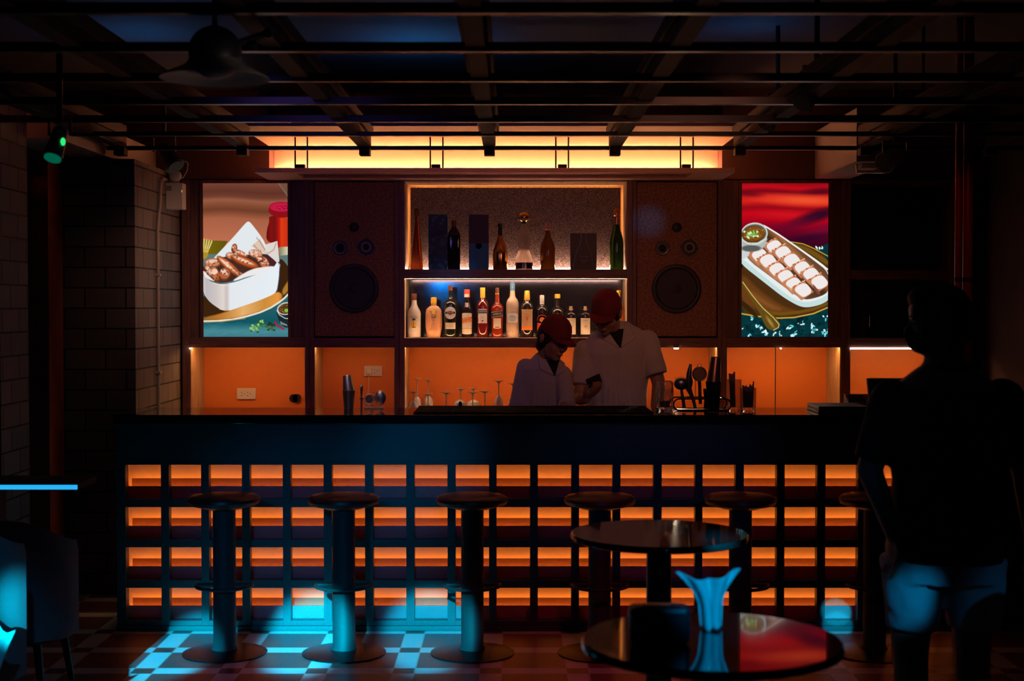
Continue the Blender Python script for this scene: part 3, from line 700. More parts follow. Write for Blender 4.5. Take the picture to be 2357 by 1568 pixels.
c.hard([(738, 678), (840, 670), (840, 745), (748, 757)], lambda X, Y: np.stack([np.interp(X, [740, 790, 820], [130, 190, 214]), np.interp(X, [740, 790, 820], [124, 184, 208]), np.interp(X, [740, 790, 820], [100, 150, 180])], -1), 4)
c.poly([(648, 300), (840, 300), (840, 400), (745, 408), (665, 380), (640, 345)], (140, 16, 24), 4)
c.ell(765, 303, 116, 46, (176, 20, 52), 0, 4); c.ell(765, 310, 104, 38, (196, 26, 66), 0, 8)
for q in range(22): c.ell(720+rr.random()*100, 292+rr.random()*34, 4, 2.6, (60, 6, 18), 0, 2)
# plate
c.poly([(20, 1100), (120, 1200), (700, 900), (745, 780), (780, 800), (840, 880), (840, 1090), (760, 1190), (560, 1280), (300, 1345), (20, 1362)], (58, 34, 14), 6)
c.poly([(20, 1330), (200, 1290), (480, 1190), (720, 1080), (780, 1120), (740, 1190), (560, 1275), (300, 1340), (20, 1358)], lambda X, Y: np.stack([np.interp(X, [32, 200, 400, 600, 730, 820], [150, 190, 232, 205, 228, 120]), np.interp(X, [32, 200, 400, 600, 730, 820], [96, 120, 176, 140, 150, 70]), np.interp(X, [32, 200, 400, 600, 730, 820], [36, 44, 110, 60, 60, 20])], -1), 14)
c.poly([(760, 1080), (840, 960), (840, 1060), (780, 1130)], (170, 120, 40), 14)
c.line([(20, 1363), (150, 1360), (300, 1346), (440, 1316), (560, 1280), (660, 1236), (740, 1186), (790, 1146), (830, 1104)], 17, (236, 224, 206), 5)
c.line([(20, 1372), (200, 1366), (420, 1336)], 7, (190, 150, 90), 5)
for q in range(4): c.line([(40+q*24, 602+q*5), (36+q*16, 690), (34+q*12, 730)], 12, (214, 186, 86), 4); c.line([(44+q*24, 610+q*5), (40+q*16, 690)], 4, (250, 236, 180), 3)
c.poly([(26, 720), (80, 730), (70, 770), (30, 796)], (176, 140, 40), 4)
# paper sheets
c.hard([(605, 655), (724, 620), (742, 812), (690, 840), (640, 770)], (222, 214, 208), 4); c.line([(640, 735), (690, 700), (712, 640)], 9, (196, 150, 130), 6)
c.poly([(120, 790), (150, 755), (300, 600), (430, 452), (455, 437), (480, 456), (560, 560), (612, 640), (628, 740), (600, 860), (300, 940)], (226, 232, 236), 4)
c.hard([(480, 668), (560, 600), (614, 690), (628, 745), (590, 730)], (222, 190, 166), 10, .85)
for (a, bb) in ((530, 585), (546, 604), (560, 622), (572, 642), (584, 662), (596, 684), (505, 655), (520, 672), (538, 690), (560, 700)): c.line([(a, bb), (a+9, bb+12), (a+4, bb+20)], 5, (150, 110, 90), 3)
# bowl
c.poly([(24, 905), (110, 985), (200, 1010), (330, 985), (600, 895), (706, 830), (690, 800), (620, 740), (560, 740), (150, 770), (24, 860)], (70, 40, 34), 5)
c.poly([(600, 720), (700, 800), (730, 840), (700, 880), (600, 915)], (70, 34, 40), 4)
c.poly([(24, 880), (100, 960), (150, 1000), (40, 960)], (236, 226, 220), 3)
# wings
def wing(x, y, L, wd, rot, base=(168, 74, 34)):
    c.ell(x, y, L, wd, tuple(q*.55 for q in base), rot, 6); c.ell(x, y-wd*.15, L*.92, wd*.8, base, rot, 10)
    c.ell(x-L*.1, y-wd*.35, L*.7, wd*.35, (238, 200, 178), rot, 8)
    for q in range(9):
        u, v = (rr.random()*2-1)*L*.8, (rr.random()*2-1)*wd*.6; cr, sr = math.cos(math.radians(rot)), math.sin(math.radians(rot))
        c.ell(x+u*cr-v*sr, y+u*sr+v*cr, 4+rr.random()*9, 3+rr.random()*6, rr.choice(((96, 36, 16), (250, 222, 206), (206, 110, 60), (130, 50, 22))), rr.random()*180, 5, .8)
wing(322, 690, 26, 44, 10); wing(380, 735, 70, 24, 25, (200, 110, 70)); wing(520, 740, 66, 40, 12, (214, 150, 124)); wing(290, 760, 50, 34, 10, (196, 120, 90))
wing(420, 815, 140, 44, 22, (186, 84, 36)); wing(600, 830, 42, 72, -30, (190, 110, 76)); wing(560, 790, 40, 26, 15); wing(120, 825, 76, 46, -4, (206, 132, 96))
wing(270, 855, 140, 40, 40, (190, 92, 44)); wing(140, 930, 40, 78, -22, (196, 110, 66)); wing(232, 930, 52, 66, 30, (180, 96, 60)); wing(370, 930, 44, 24, 20, (190, 116, 86)); wing(80, 900, 24, 60, -30, (214, 160, 130))
c.poly([(440, 900), (520, 870), (600, 860), (690, 850), (700, 880), (600, 920), (440, 950), (330, 990), (300, 985)], (238, 232, 232), 10)
c.poly([(24, 925), (60, 965), (120, 1005), (200, 1022), (330, 1000), (470, 950), (600, 908), (690, 862), (722, 810), (752, 838), (742, 880), (736, 960), (718, 1078), (690, 1112), (560, 1168), (400, 1222), (300, 1258), (230, 1262), (180, 1250), (90, 1186), (40, 1120), (26, 1060)],
       lambda X, Y: np.stack([np.interp(X, [32, 60, 150, 215, 250, 280, 700], [205, 190, 206, 226, 200, 228, 230]), np.interp(X, [32, 60, 150, 215, 250, 280, 700], [200, 184, 196, 212, 190, 232, 238]), np.interp(X, [32, 60, 150, 215, 250, 280, 700], [204, 188, 194, 206, 188, 236, 244])], -1), 4)
c.line([(120, 1005), (200, 1030), (260, 1034)], 6, (246, 220, 200), 4); c.line([(728, 812), (744, 850), (738, 960), (720, 1078)], 5, (120, 120, 170), 4)
c.line([(180, 1250), (230, 1264), (300, 1258)], 4, (240, 226, 180), 4)
# dip bowl, herbs, chilli
c.poly([(704, 1240), (840, 1180), (840, 1420), (780, 1420), (730, 1350)], (26, 40, 44), 5); c.ell(800, 1245, 82, 58, (206, 206, 200), -12, 4); c.ell(802, 1246, 72, 48, (92, 60, 26), -12, 4)
for q in range(40): c.ell(744+rr.random()*76, 1208+rr.random()*74, 4, 3, rr.choice(((150, 110, 60), (60, 36, 12), (190, 160, 110))), 0, 3)
c.ell(808, 1262, 22, 16, (130, 190, 60), 0, 4); c.line([(716, 1262), (740, 1304), (790, 1334), (830, 1340)], 7, (220, 224, 220), 4)
for q in range(4): c.line([(752+q*16, 1366+q*8), (762+q*16, 1392+q*4)], 5, (210, 220, 220), 3)
c.line([(700, 1368), (716, 1400), (780, 1436)], 15, (190, 24, 40), 5)
for cx_, cy_, n_, R_ in ((500, 1432, 16, 38), (572, 1382, 14, 30), (660, 1412, 18, 42)):
    for q in range(n_): c.ell(cx_+rr.uniform(-R_, R_), cy_+rr.uniform(-R_, R_)*.8, 9+rr.random()*8, 6+rr.random()*5, rr.choice(((70, 130, 50), (120, 180, 90), (40, 86, 30), (150, 205, 110))) if cx_ < 650 else rr.choice(((40, 70, 30), (70, 100, 50), (30, 50, 26))), rr.random()*180, 5)
c.line([(520, 1410), (580, 1425), (640, 1430)], 6, (90, 140, 80), 4)
for q in range(60): c.ell(rr.uniform(40, 700), rr.uniform(1380, 1505), 20, 5, (90, 160, 165), rr.uniform(-20, 5), 14, .16)
screen(467, 663, 422, 775.5, c, 'lit upright screen showing chicken wings in a white bowl')
# right: sliced crispy pork on an oval plate
c = Canvas(34, 832, 90, 1508)
c.vgrad([(90, (150, 10, 22)), (130, (196, 12, 24)), (170, (120, 8, 22)), (215, (200, 26, 24)), (262, (214, 34, 26)), (320, (150, 8, 22)), (370, (196, 8, 24)), (430, (180, 4, 26)), (520, (110, 4, 34)), (640, (60, 4, 30)), (760, (30, 10, 20)), (1508, (10, 20, 20))])
c.ell(620, 245, 330, 42, (244, 88, 46), 2, 60, .85); c.ell(440, 380, 200, 34, (206, 22, 30), 0, 50, .7); c.ell(760, 160, 140, 26, (70, 6, 26), -3, 30, .7); c.ell(110, 190, 100, 22, (84, 6, 24), 4, 30, .6)
c.ell(730, 390, 190, 48, (36, 8, 34), -16, 50, .9); c.ell(520, 470, 180, 40, (96, 8, 40), -14, 50, .7); c.ell(790, 520, 150, 40, (120, 10, 46), -16, 40, .7); c.ell(640, 600, 180, 36, (48, 6, 36), -10, 40, .8)
c.hard([(24, 1000), (840, 640), (840, 1520), (24, 1520)], (6, 52, 58), 6)
for q in range(110): c.ell(rr.uniform(40, 830), rr.uniform(1300, 1505), 10+rr.random()*24, 5+rr.random()*10, rr.choice(((4, 36, 44), (8, 70, 80), (2, 20, 26))), rr.random()*180, 10, .5)
for x_, y_, n_ in ((245, 1460, 10), (370, 1480, 6), (510, 1490, 12), (480, 1420, 8), (700, 1410, 12), (800, 1460, 12), (590, 1370, 4), (740, 700, 7), (205, 1418, 5), (122, 1332, 2), (820, 1330, 4), (690, 1465, 4), (50, 1446, 2), (100, 1505, 3)):
    for q in range(n_): c.ell(x_+rr.gauss(0, 18), y_+rr.gauss(0, 16), 4+rr.random()*15, 3+rr.random()*7, rr.choice(((200, 240, 246), (90, 214, 226), (230, 250, 250))), rr.random()*180, 3)
# brown oval tray with gold rim
c.poly([(24, 820), (200, 640), (480, 622), (640, 650), (840, 760), (840, 1235), (700, 1296), (520, 1330), (380, 1336), (180, 1316), (24, 1296)], (74, 44, 16), 5)
c.poly([(480, 640), (640, 672), (840, 800), (840, 860), (700, 760)], (110, 78, 20), 8)
c.line([(490, 630), (600, 648), (700, 690), (840, 766)], 9, (196, 164, 60), 4)
c.poly([(24, 900), (200, 1080), (420, 1230), (600, 1280), (400, 1310), (200, 1270), (24, 1180)], (104, 60, 22), 30); c.poly([(90, 1060), (300, 1200), (420, 1260), (300, 1250), (120, 1140)], (150, 92, 44), 40, .6)
c.line([(20, 1290), (180, 1318), (380, 1334), (520, 1328), (700, 1292), (840, 1232)], 13, (206, 166, 60), 5); c.line([(240, 1280), (400, 1296), (560, 1280), (700, 1250), (840, 1196)], 30, (112, 76, 20), 10)
# white plate
c.poly([(24, 560), (150, 470), (230, 466), (380, 556), (560, 680), (720, 790), (840, 880), (840, 1160), (760, 1210), (640, 1236), (560, 1220), (420, 1140), (240, 1000), (24, 830)], (232, 236, 236), 4)
c.poly([(24, 770), (180, 900), (400, 1080), (540, 1172), (640, 1190), (760, 1160), (840, 1110), (840, 1170), (760, 1212), (640, 1238), (560, 1222), (420, 1142), (240, 1002), (24, 834)], (196, 222, 222), 5)
c.poly([(24, 600), (120, 560), (240, 488), (280, 506), (480, 640), (700, 800), (840, 910), (840, 1085), (780, 1128), (640, 1166), (560, 1142), (300, 950), (70, 780)], lambda X, Y: np.stack([np.interp((X-Y), [-900, -600, -300, -200, -150, 0], [190, 112, 70, 160, 110, 80]), np.interp((X-Y), [-900, -600, -300, -200, -150, 0], [160, 74, 44, 104, 74, 52]), np.interp((X-Y), [-900, -600, -300, -200, -150, 0], [140, 50, 26, 60, 50, 34])], -1), 5)
c.line([(240, 480), (380, 566), (560, 690), (720, 800), (840, 890)], 12, (246, 244, 238), 4)
c.poly([(24, 560), (200, 570), (290, 600), (180, 690), (90, 770), (24, 800)], (206, 210, 214), 12)
# pork pieces
def pork(x, y, s_=1):
    q = [(x-72*s_, y+2), (x+42*s_, y-62*s_), (x+120*s_, y+34*s_), (x+12*s_, y+96*s_)]
    c.hard([(a-8, bb-6) for a, bb in q[:2]] + [(q[2][0]+4, q[2][1]), (q[3][0]-2, q[3][1]+16), (q[0][0]-6, q[0][1]+22)], (196, 122, 84), 6)
    c.hard([(a-10, bb-10) for a, bb in q[:2]] + [(q[1][0]-4, q[1][1]+8), (q[0][0]-4, q[0][1]+8)], (206, 120, 76), 4)
    for z_ in range(9): c.ell(q[0][0]+(q[1][0]-q[0][0])*z_/8-6, q[0][1]+(q[1][1]-q[0][1])*z_/8-8+rr.uniform(-3, 3), 7, 5, rr.choice(((230, 170, 130), (170, 80, 40), (244, 206, 180))), 0, 3)
    c.poly(q, (240, 232, 230), 3); c.line([q[3], q[0]], 5, (206, 150, 124), 6, .6)
for (a, bb) in ((316, 660), (180, 740), (396, 715), (254, 790), (475, 785), (340, 870), (575, 855), (420, 935), (655, 915), (495, 1005), (730, 985), (578, 1058)): pork(a, bb)
c.poly([(690, 1010), (770, 1110), (740, 1122), (700, 1060)], (120, 70, 60), 6); c.line([(310, 720), (358, 795)], 6, (120, 70, 60), 4); c.line([(495, 860), (520, 906)], 6, (130, 80, 70), 4); c.line([(575, 930), (606, 975)], 6, (130, 80, 70), 4); c.line([(100, 770), (190, 850), (330, 960), (480, 1060), (590, 1140)], 12, (190, 130, 84), 10, .8)
# sauce bowl
c.ell(150, 640, 112, 74, (176, 184, 180), -8, 5); c.ell(120, 690, 90, 30, (90, 92, 90), 0, 10); c.ell(148, 556, 126, 104, (206, 210, 204), -8, 4); c.ell(146, 556, 114, 88, (94, 96, 88), -8, 4); c.ell(142, 560, 106, 76, (96, 58, 16), -8, 4); c.ell(146, 554, 96, 64, (130, 78, 20), -8, 5)
for q in range(70): c.ell(rr.gauss(146, 50), rr.gauss(552, 30), 4, 3, rr.choice(((210, 160, 90), (60, 34, 8), (230, 200, 150))), 0, 3, .8)
for q in range(34): c.ell(rr.gauss(126, 30), rr.gauss(564, 18), 7+rr.random()*10, 5+rr.random()*5, rr.choice(((130, 190, 80), (200, 230, 160), (84, 150, 50), (228, 240, 210))), rr.random()*180, 4)
c.line([(40, 610), (90, 640), (180, 640), (250, 600)], 7, (220, 220, 216), 4)
# cutlery
c.poly([(24, 1160), (120, 1230), (200, 1330), (160, 1330), (60, 1240), (24, 1210)], (52, 34, 10), 6)
c.poly([(36, 990), (60, 1010), (150, 1140), (240, 1230), (340, 1310), (392, 1380), (384, 1420), (330, 1446), (280, 1440), (240, 1380), (190, 1260), (110, 1140), (36, 1030)], (98, 74, 22), 5)
c.line([(44, 1000), (130, 1120), (230, 1240), (330, 1330), (382, 1392), (376, 1420), (330, 1446)], 8, (226, 192, 110), 5); c.ell(300, 1370, 60, 14, (190, 150, 70), 56, 14, .7)
screen(1708, 1905, 422, 775.5, c, 'lit upright screen showing sliced meat on an oval plate before red cloth')

# ================================================================= FRONT BAR
YF0 = 7.25; YL = YF0+.055                     # lattice front and rear planes
L_ = [289,389,481,575,669,764,859,954,1048.5,1143,1238,1333,1428,1523,1617,1712,1806,1900,1994,2087,2177]
R_ = [370.6,463,557,651,745,840,935,1030,1125.6,1220,1315,1410,1504,1600,1693,1788,1881,1975,2068,2157,2250]
ROWS = [(1070.5,1149,1119),(1168,1243,1210.5),(1260.5,1336,1303.5),(1354,1429,1394)]
ztop = WZ(955, YF0)
bx0, bx1 = WX(268, YF0, 1200), WX(2275, YF0, 1200)
bar = thing('bar_counter', 'long dark bar counter with a front lattice of small orange glowing recesses', 'bar counter', ((bx0+bx1)/2, 7.5, 0))
MB().box(bx0-.01, bx1+.3, YF0-.012, 7.77, ztop-.045, ztop).build('countertop', M_top, bar, bevel=.003)
zf = WZ(1060, YF0)
MB().box(bx0, bx1+.28, YF0, YF0+.03, zf, ztop-.045).build('fascia', mat('bar_fascia_paint', (.085, .10, .12), .5, var=.04, scale=4), bar)
xs0, xs1 = WX(L_[0], YF0, 1200), WX(R_[-1], YF0, 1200)
# horizontal rails
edges = [1060] + [e for r in ROWS for e in (r[0], r[1])] + [1441]
for i in range(5):
    za, zb = WZ(edges[2*i], YF0), WZ(edges[2*i+1], YF0)
    MB().box(xs0, xs1, YF0+.001, YL, zb, za).build('lattice_rail', M_lat, bar, bevel=.002)
zpl = WZ(1441, YF0)
for i in range(len(L_)+1):
    a = bx0 if i == 0 else WX(R_[i-1], YF0, 1200); c = bx1 if i == len(L_) else WX(L_[i], YF0, 1200)
    MB().box(a, c, YF0-.0005, YL+.001, zpl, zf).build('lattice_post', M_lat, bar, bevel=.002)
MB().box(bx0-.004, bx1+.28, YF0-.010, YF0+.05, 0, zpl).build('plinth', M_lat, bar, bevel=.004)
# recess behind the lattice: sloping top, back, lip board, hidden strip
x0, x1 = xs0+.001, xs1-.001
for i, (ya, yb, yl) in enumerate(ROWS):
    za = WZ(ya, YL)+.006; zl = WZ(yl, YL+.008); zbk = WZ(yl-18, YF0+.125)
    MB().prismx([(YL+.001, za), (YF0+.125, zbk), (YF0+.14, zbk), (YF0+.14, za+.02), (YL+.001, za+.02)], x0, x1).build('sloping_panel', M_niche, bar)
    MB().box(x0, x1, YF0+.125, YF0+.14, zl-.06, zbk).build('recess_back', M_nback_shade, bar)
    MB().box(x0, x1, YL+.002, YL+.012, WZ(yb, YL)-.03, zl).build('lip_board', M_lip, bar)
    MB().box(x0, x1, YL+.012, YF0+.125, zl-.066, zl-.06).build('recess_floor', M_lip, bar)
    MB().box(x0, x1, YF0+.108, YF0+.117, zl-.038, zl-.035).build('led_strip', M_ledbar, bar)
for a in (x0-.006, x1): MB().box(a, a+.006, YL+.001, YF0+.14, zpl+.02, WZ(1064, YF0)).build('recess_end', M_niche, bar)
# body of the bar behind
MB().box(bx0, bx1+.28, YF0+.15, 7.74, 0, ztop-.045).build('bar_body', M_black, bar)
MB().box(bx0-.001, bx0+.02, YF0+.04, YF0+.16, 0, ztop-.045).build('end_panel', M_lat, bar)

# ---------------------------------------------------------------- bar stools
def stool(px, Yc, label, first=None):
    x = WX(px, Yc)
    if first: return dup(first, (x, Yc, 0), label)
    t = thing('bar_stool', label, 'bar stool', (x, Yc, 0), 'bar stools in a row at the counter')
    R = .170
    MB().lathe([(.001, .705), (R*.80, .705), (R*.95, .712), (R, .728), (R*.985, .742), (R*.9, .752), (R*.6, .758), (.001, .760)], 48).build('seat', M_leather, t, world=False, smooth='auto')
    MB().lathe([(.001, .692), (.09, .692), (.12, .705), (.001, .705)], 32).build('seat_plate', M_blackm, t, world=False)
    MB().lathe([(.001, .010), (.062, .010), (.060, .03), (.0535, .04), (.0535, .692), (.001, .692)], 40).build('column', M_column, t, world=False, smooth='auto')
    MB().lathe([(.001, 0), (.199, 0), (.199, .006), (.16, .014), (.06, .022), (.001, .022)], 56).build('base', M_blackm, t, world=False, smooth='auto')
    b = MB().tube([(.132*math.sin(a), -.135*math.cos(a)+.0, .326) for a in np.linspace(-PI*.52, PI*.52, 22)], .0085, 10)
    b.cone((-.132, 0, .326), (-.05, .01, .326), .0085, .0085, 10).cone((.132, 0, .326), (.05, .01, .326), .0085, .0085, 10)
    b.build('foot_ring', M_chrome if False else M_column, t, world=False, smooth='auto')
    return t
YS = 6.78
s0 = stool(514, YS, 'round bar stool nearest the left end of the counter')
stool(790, YS, 'bar stool standing in the brightest blue light, second from the left', s0)
stool(1087, YS, 'round bar stool third from the left, below the speckled bottle shelf', s0)
stool(1381, YS, 'bar stool directly left of the small round table', s0)
stool(1706, YS, 'bar stool behind the right edge of the small round table', s0)
stool(2017, YS, 'bar stool half hidden behind the standing guest', s0)

# ---------------------------------------------------------------- small round tables
def rtable(x, y, label, rz=0):
    t = thing('round_table', label, 'table', (x, y, 0), None, rz)
    MB().lathe([(.001, .825), (.302, .825), (.312, .830), (.312, .844), (.308, .85), (.001, .85)], 72).build('tabletop', M_top, t, world=False, smooth='auto')
    MB().lathe([(.001, .02), (.046, .02), (.044, .80), (.09, .825), (.001, .825)], 32).build('column', M_blackm, t, world=False, smooth='auto')
    MB().lathe([(.001, 0), (.22, 0), (.22, .008), (.06, .02), (.001, .02)], 48).build('base', M_blackm, t, world=False, smooth='auto')
    return t
rtable(WX(1518, 5.048), 5.048, 'small round table with a glossy dark top in front of the stools')
TX, TY = WX(1640, 3.43), 3.43
rtable(TX, TY, 'glossy round table nearest the camera, mirroring the lit screen')
# things on the near table
x0, x1 = WX(1452, 3.36), WX(1592, 3.36); zb_ = WZ(1400, 3.36)
t = thing('napkin_box', 'black rounded box on the nearest round table', 'box', ((x0+x1)/2, 3.40, .85))
MB().box(x0, x1, 3.36, 3.43, .8505, zb_).build('body', M_black, t, bevel=.012)
MB().box(x0+.03, x1-.03, 3.38, 3.41, zb_, zb_+.003).build('slot_rim', M_blackm, t, bevel=.001)
# flared cloth
Yn = 3.54
out = [(1555,1318),(1585,1324),(1612,1333),(1640,1330),(1672,1318),(1705,1310),(1700,1330),(1686,1352),(1670,1378),(1662,1410),(1662,1446),(1652,1452),(1618,1452),(1612,1446),(1606,1410),(1596,1378),(1574,1348),(1560,1332)]
nm = mat('pale_cloth', (.80, .80, .80), .85, var=.05)
bm_v = []; bm_f = []
def napkin():
    b = MB(); nz = 16; nx = 18
    top = lambda u: np.interp(u, [0, .2, .42, .6, .8, 1], [1318, 1325, 1334, 1330, 1318, 1310])
    for j in range(nz+1):
        v = j/nz
        l = np.interp(v, [0, .12, .3, .5, 1], [1555, 1572, 1594, 1606, 1613]); r = np.interp(v, [0, .12, .3, .5, 1], [1705, 1692, 1674, 1664, 1661])
        for i in range(nx+1):
            u = i/nx; py = top(u)*(1-v)+1456*v; x, z = W(l+(r-l)*u, py, Yn)
            fold = .022*math.sin(u*PI*5)*(1-.5*v) - .03*math.sin(u*PI)*(.4+v*.6)
            b.v.append((x, Yn+fold, max(z, .853)))
    for j in range(nz):
        for i in range(nx):
            a = j*(nx+1)+i; b.f.append((a, a+1, a+nx+2, a+nx+1)); b.m.append(0)
    return b
t = napkin().build('folded_napkin', nm, smooth=True); md = t.modifiers.new('thick', 'SOLIDIFY'); md.thickness = .004
tag(t, 'pale cloth napkin flaring upwards on the nearest round table, lit blue', 'napkin')
# low glass dish behind it
# ---------------------------------------------------------------- lounge chairs and side table at left, chair at right
M_uph = mat('grey_upholstery', (.30, .31, .34), .8, var=.12, scale=14, bump=.15)
def tub(label, x, y, w_, h, rz, m=M_uph):
    t = thing('lounge_chair', label, 'chair', (x, y, 0), None, rz)
    pts = []
    N = 20; b = MB()
    for j in range(N+1):
        a = PI*(.02+.96*j/N); ca, sa = math.cos(a), math.sin(a)
        for (r, z) in ((1, .30), (1.0, h-.04), (.97, h), (.84, h), (.80, h-.04), (.80, .30)):
            b.v.append((w_/2*r*ca, w_/2*r*sa*1.0, z - (.0 if z < .4 else .12*(abs(ca)**3))))
    for j in range(N):
        for k in range(6):
            a0 = j*6+k; a1 = j*6+(k+1) % 6; b.f.append((a0, a1, a1+6, a0+6)); b.m.append(0)
    for j in (0, N): b.f.append(tuple(j*6+k for k in range(6))); b.m.append(0)
    o_ = b.build('backrest', m, t, world=False, smooth='auto')
    sb = MB().lathe([(.001, .28), (w_*.44, .28), (w_*.46, .32), (w_*.46, .42), (w_*.42, .455), (.001, .47)], 36).build('seat', m, t, world=False, smooth='auto')
    for sx in (-1, 1):
        for sy in (-1, 1): MB().cone((sx*w_*.28, sy*w_*.28, .285), (sx*w_*.34, sy*w_*.34, 0), .018, .012, 10).build('leg', M_blackm, t, world=False)
    return t
tub('upholstered high-backed chair at the left edge, lit blue', -2.06, 5.25, .56, .90, PI*1.0)
tub('upholstered high-backed chair behind the one at the left edge', -2.09, 5.95, .58, .80, PI*1.0)
tub('dim grey upholstered chair right of the standing guest', 1.79, 4.45, .36, .92, PI*1.0)
# striped pale throw lying over the left chair's front
b = MB(); nx, nz = 24, 16; Yt = 4.98
for j in range(nz+1):
    v = j/nz
    for i in range(nx+1):
        u = i/nx; x = -1.99+.27*u - .04*v; z = .62-.22*v - .10*u*u + .012*math.sin(u*26+v*3)
        b.v.append((x, Yt-.06-.14*v+.018*math.sin(u*20+v*4), z))
for j in range(nz):
    for i in range(nx): a = j*(nx+1)+i; b.f.append((a, a+1, a+nx+2, a+nx+1)); b.m.append(0)
t = b.build('throw_blanket', nm, smooth=True); t.modifiers.new('thick', 'SOLIDIFY').thickness = .008
tag(t, 'pale ribbed throw hanging over the chair at the left edge, brightly lit blue', 'blanket')
# long table at the far left; its shiny edge emits to imitate cyan spotlight
xe, ze = W(178, 1122, 6.55)
t = thing('side_table', 'dark long table at the far left, its front edge glowing to imitate cyan light', 'table', (-2.35, 6.7, 0))
MB().box(-2.95, xe, 6.56, 6.86, ze-.012, ze+.018).build('tabletop', mat('matte_black_top', (.012, .012, .014), .8, var=.1, spec=.2), t, bevel=.002)
MB().box(-2.95, xe-.002, 6.548, 6.559, ze-.010, ze+.010).build('edge_glow', M_cyan, t)
for x in (-2.85, xe-.45): MB().box(x, x+.05, 6.66, 6.76, 0, ze-.012).build('leg', M_black, t)

# ================================================================= BOTTLES
ZS1 = z620        # upper shelf top
ZS2 = ZR1                      # middle shelf top
M_glassd = mat('dark_green_glass', (.012, .02, .014), .08, var=0, spec=.8, coat=.6)
M_amber = mat('amber_glass', (.75, .22, .02), .05, var=0, trans=.85, ior=1.35)
M_gold = mat('gold_bottle', (.75, .38, .10), .18, .95, var=.08, scale=20)
M_green = mat('green_glass', (.05, .16, .03), .06, var=0, trans=.55, ior=1.3, spec=.8)
M_milk = mat('white_glass', (.85, .80, .72), .3, var=.03); M_peach = mat('peach_liquid_glass', (.95, .50, .25), .25, var=.03, spec=.6)
M_frost = mat('frosted_glass', (.66, .52, .38), .35, var=.04)
M_redliq = mat('red_liquid_glass', (.16, .010, .012), .07, var=.05, spec=.8, coat=.4); M_orliq = mat('orange_liquid_glass', (.34, .035, .012), .07, var=.05, coat=.4)
M_dkliq = mat('black_liquid_glass', (.02, .012, .014), .07, var=0, coat=.5); M_cream = mat('cream_label', (.85, .78, .62), .6, var=.03)
M_lw = mat('white_label', (.88, .86, .80), .6, var=.02); M_or = mat('orange_label', (.85, .26, .05), .6, var=.03); M_nv = mat('navy_label', (.03, .05, .11), .5, var=.03)
M_blk = mat('black_ink', (.02, .015, .015), .6, var=0); M_red = mat('red_ink', (.70, .09, .05), .6, var=0); M_ylw = mat('yellow_plastic', (.90, .55, .06), .45, var=.03)
M_yl = mat('yellow_ink', (.95, .75, .08), .6, var=0); M_blu = mat('blue_label', (.10, .26, .42), .5, var=.03); M_grn = mat('green_ink', (.15, .35, .05), .6, var=0)
M_brn = mat('brown_cap', (.16, .06, .04), .4, var=.1); M_cork2 = mat('pale_cork', (.75, .52, .35), .7, var=.1)
M_pale = mat('pale_blue_ink', (.45, .52, .62), .6, var=.05)

def bottle(name, label, xp0, xp1, yp0, yp1, Yb, prof, m, cap=None, capm=None, n=40, sq=0, sy=1, group=None, z=None, smooth='auto', cat='bottle'):
    """prof: (radius fraction, height fraction)"""
    s = Yb/F; R = (xp1-xp0)/2*s; H = (yp1-yp0)*s; x = WX((xp0+xp1)/2, Yb)
    zz = z if z is not None else ZS2
    t = thing(name, label, cat, (x, Yb, zz+.0004), group)
    MB().lathe([(max(r*R, .0005), h*H) for r, h in prof], n, sq=sq, sy=sy).build('glass', m, t, world=False, smooth=smooth)
    if cap: MB().lathe([(max(r*R, .0005), h*H) for r, h in cap], 28).build('cap', capm, t, world=False, smooth='auto')
    return t, R, H
def deco(t, R, items, sy=1, flat=False):
    """items: (part name, material, shapes, layer)"""
    for nm_, m, shapes, lay in items:
        b = MB()
        for sh in shapes:
            shp, kw = (sh if isinstance(sh, tuple) and isinstance(sh[1], dict) else (sh, {}))
            wrap(b, shp, None if flat else R, .0005+lay*.0005, y0=-R*sy if flat else 0, squash=sy, **kw)
        b.build(nm_, m, t, world=False)
G2 = 'bottles on the middle lit shelf'; G1 = 'bottles and boxes on the upper lit shelf'
T = lambda s, sz, fx=1, dz=0, dx=0, rot=0, shear=0: (text2d(s, sz, (fx, 1), shear), dict(dz=dz, dx=dx, rot=rot))
Yb = 9.41
# 1 white bottle with palm picture
t, R, H = bottle('liquor_bottle', 'white bottle with a brown cap and a palm picture, leftmost on the middle shelf', 938, 969, 676, 777, Yb,
    [(.9,0),(.97,.02),(1,.12),(.98,.45),(1,.52),(.92,.60),(.55,.70),(.40,.76),(.37,.85),(.001,.85)], M_milk, [(.38,.85),(.42,.86),(.40,.99),(.34,1),(.001,1)], M_brn, group=G2)
lets = 'MALIBU'; it = [(text2d(ch, .0125), dict(dx=(i-2.5)*.0082, dz=H*.48-abs(i-2.5)**2*.0011, rot=-(i-2.5)*.12)) for i, ch in enumerate(lets)]
deco(t, R, [('lettering', M_blk, it, 1), ('sun_picture', mat('sun_ink', (.95, .55, .06), .6), [disc2d(0, H*.30, R*.42)], 1),
    ('palm_picture', M_blk, [rect2d(-.0012, .0012, H*.24, H*.41, 2)] + [(rect2d(0, .014, -.0012, .0012, 4, .002), dict(dz=H*.41, rot=a, dx=0)) for a in (.3, -.4, 1.1, 2.0, 2.9, 3.6)] + [rect2d(-R*.3, R*.3, H*.225, H*.24, 6)], 2),
    ('small_print', M_pale, [rect2d(-R*.4, R*.4, H*q, H*q+.001, 8) for q in (.15, .17, .13)], 1)])
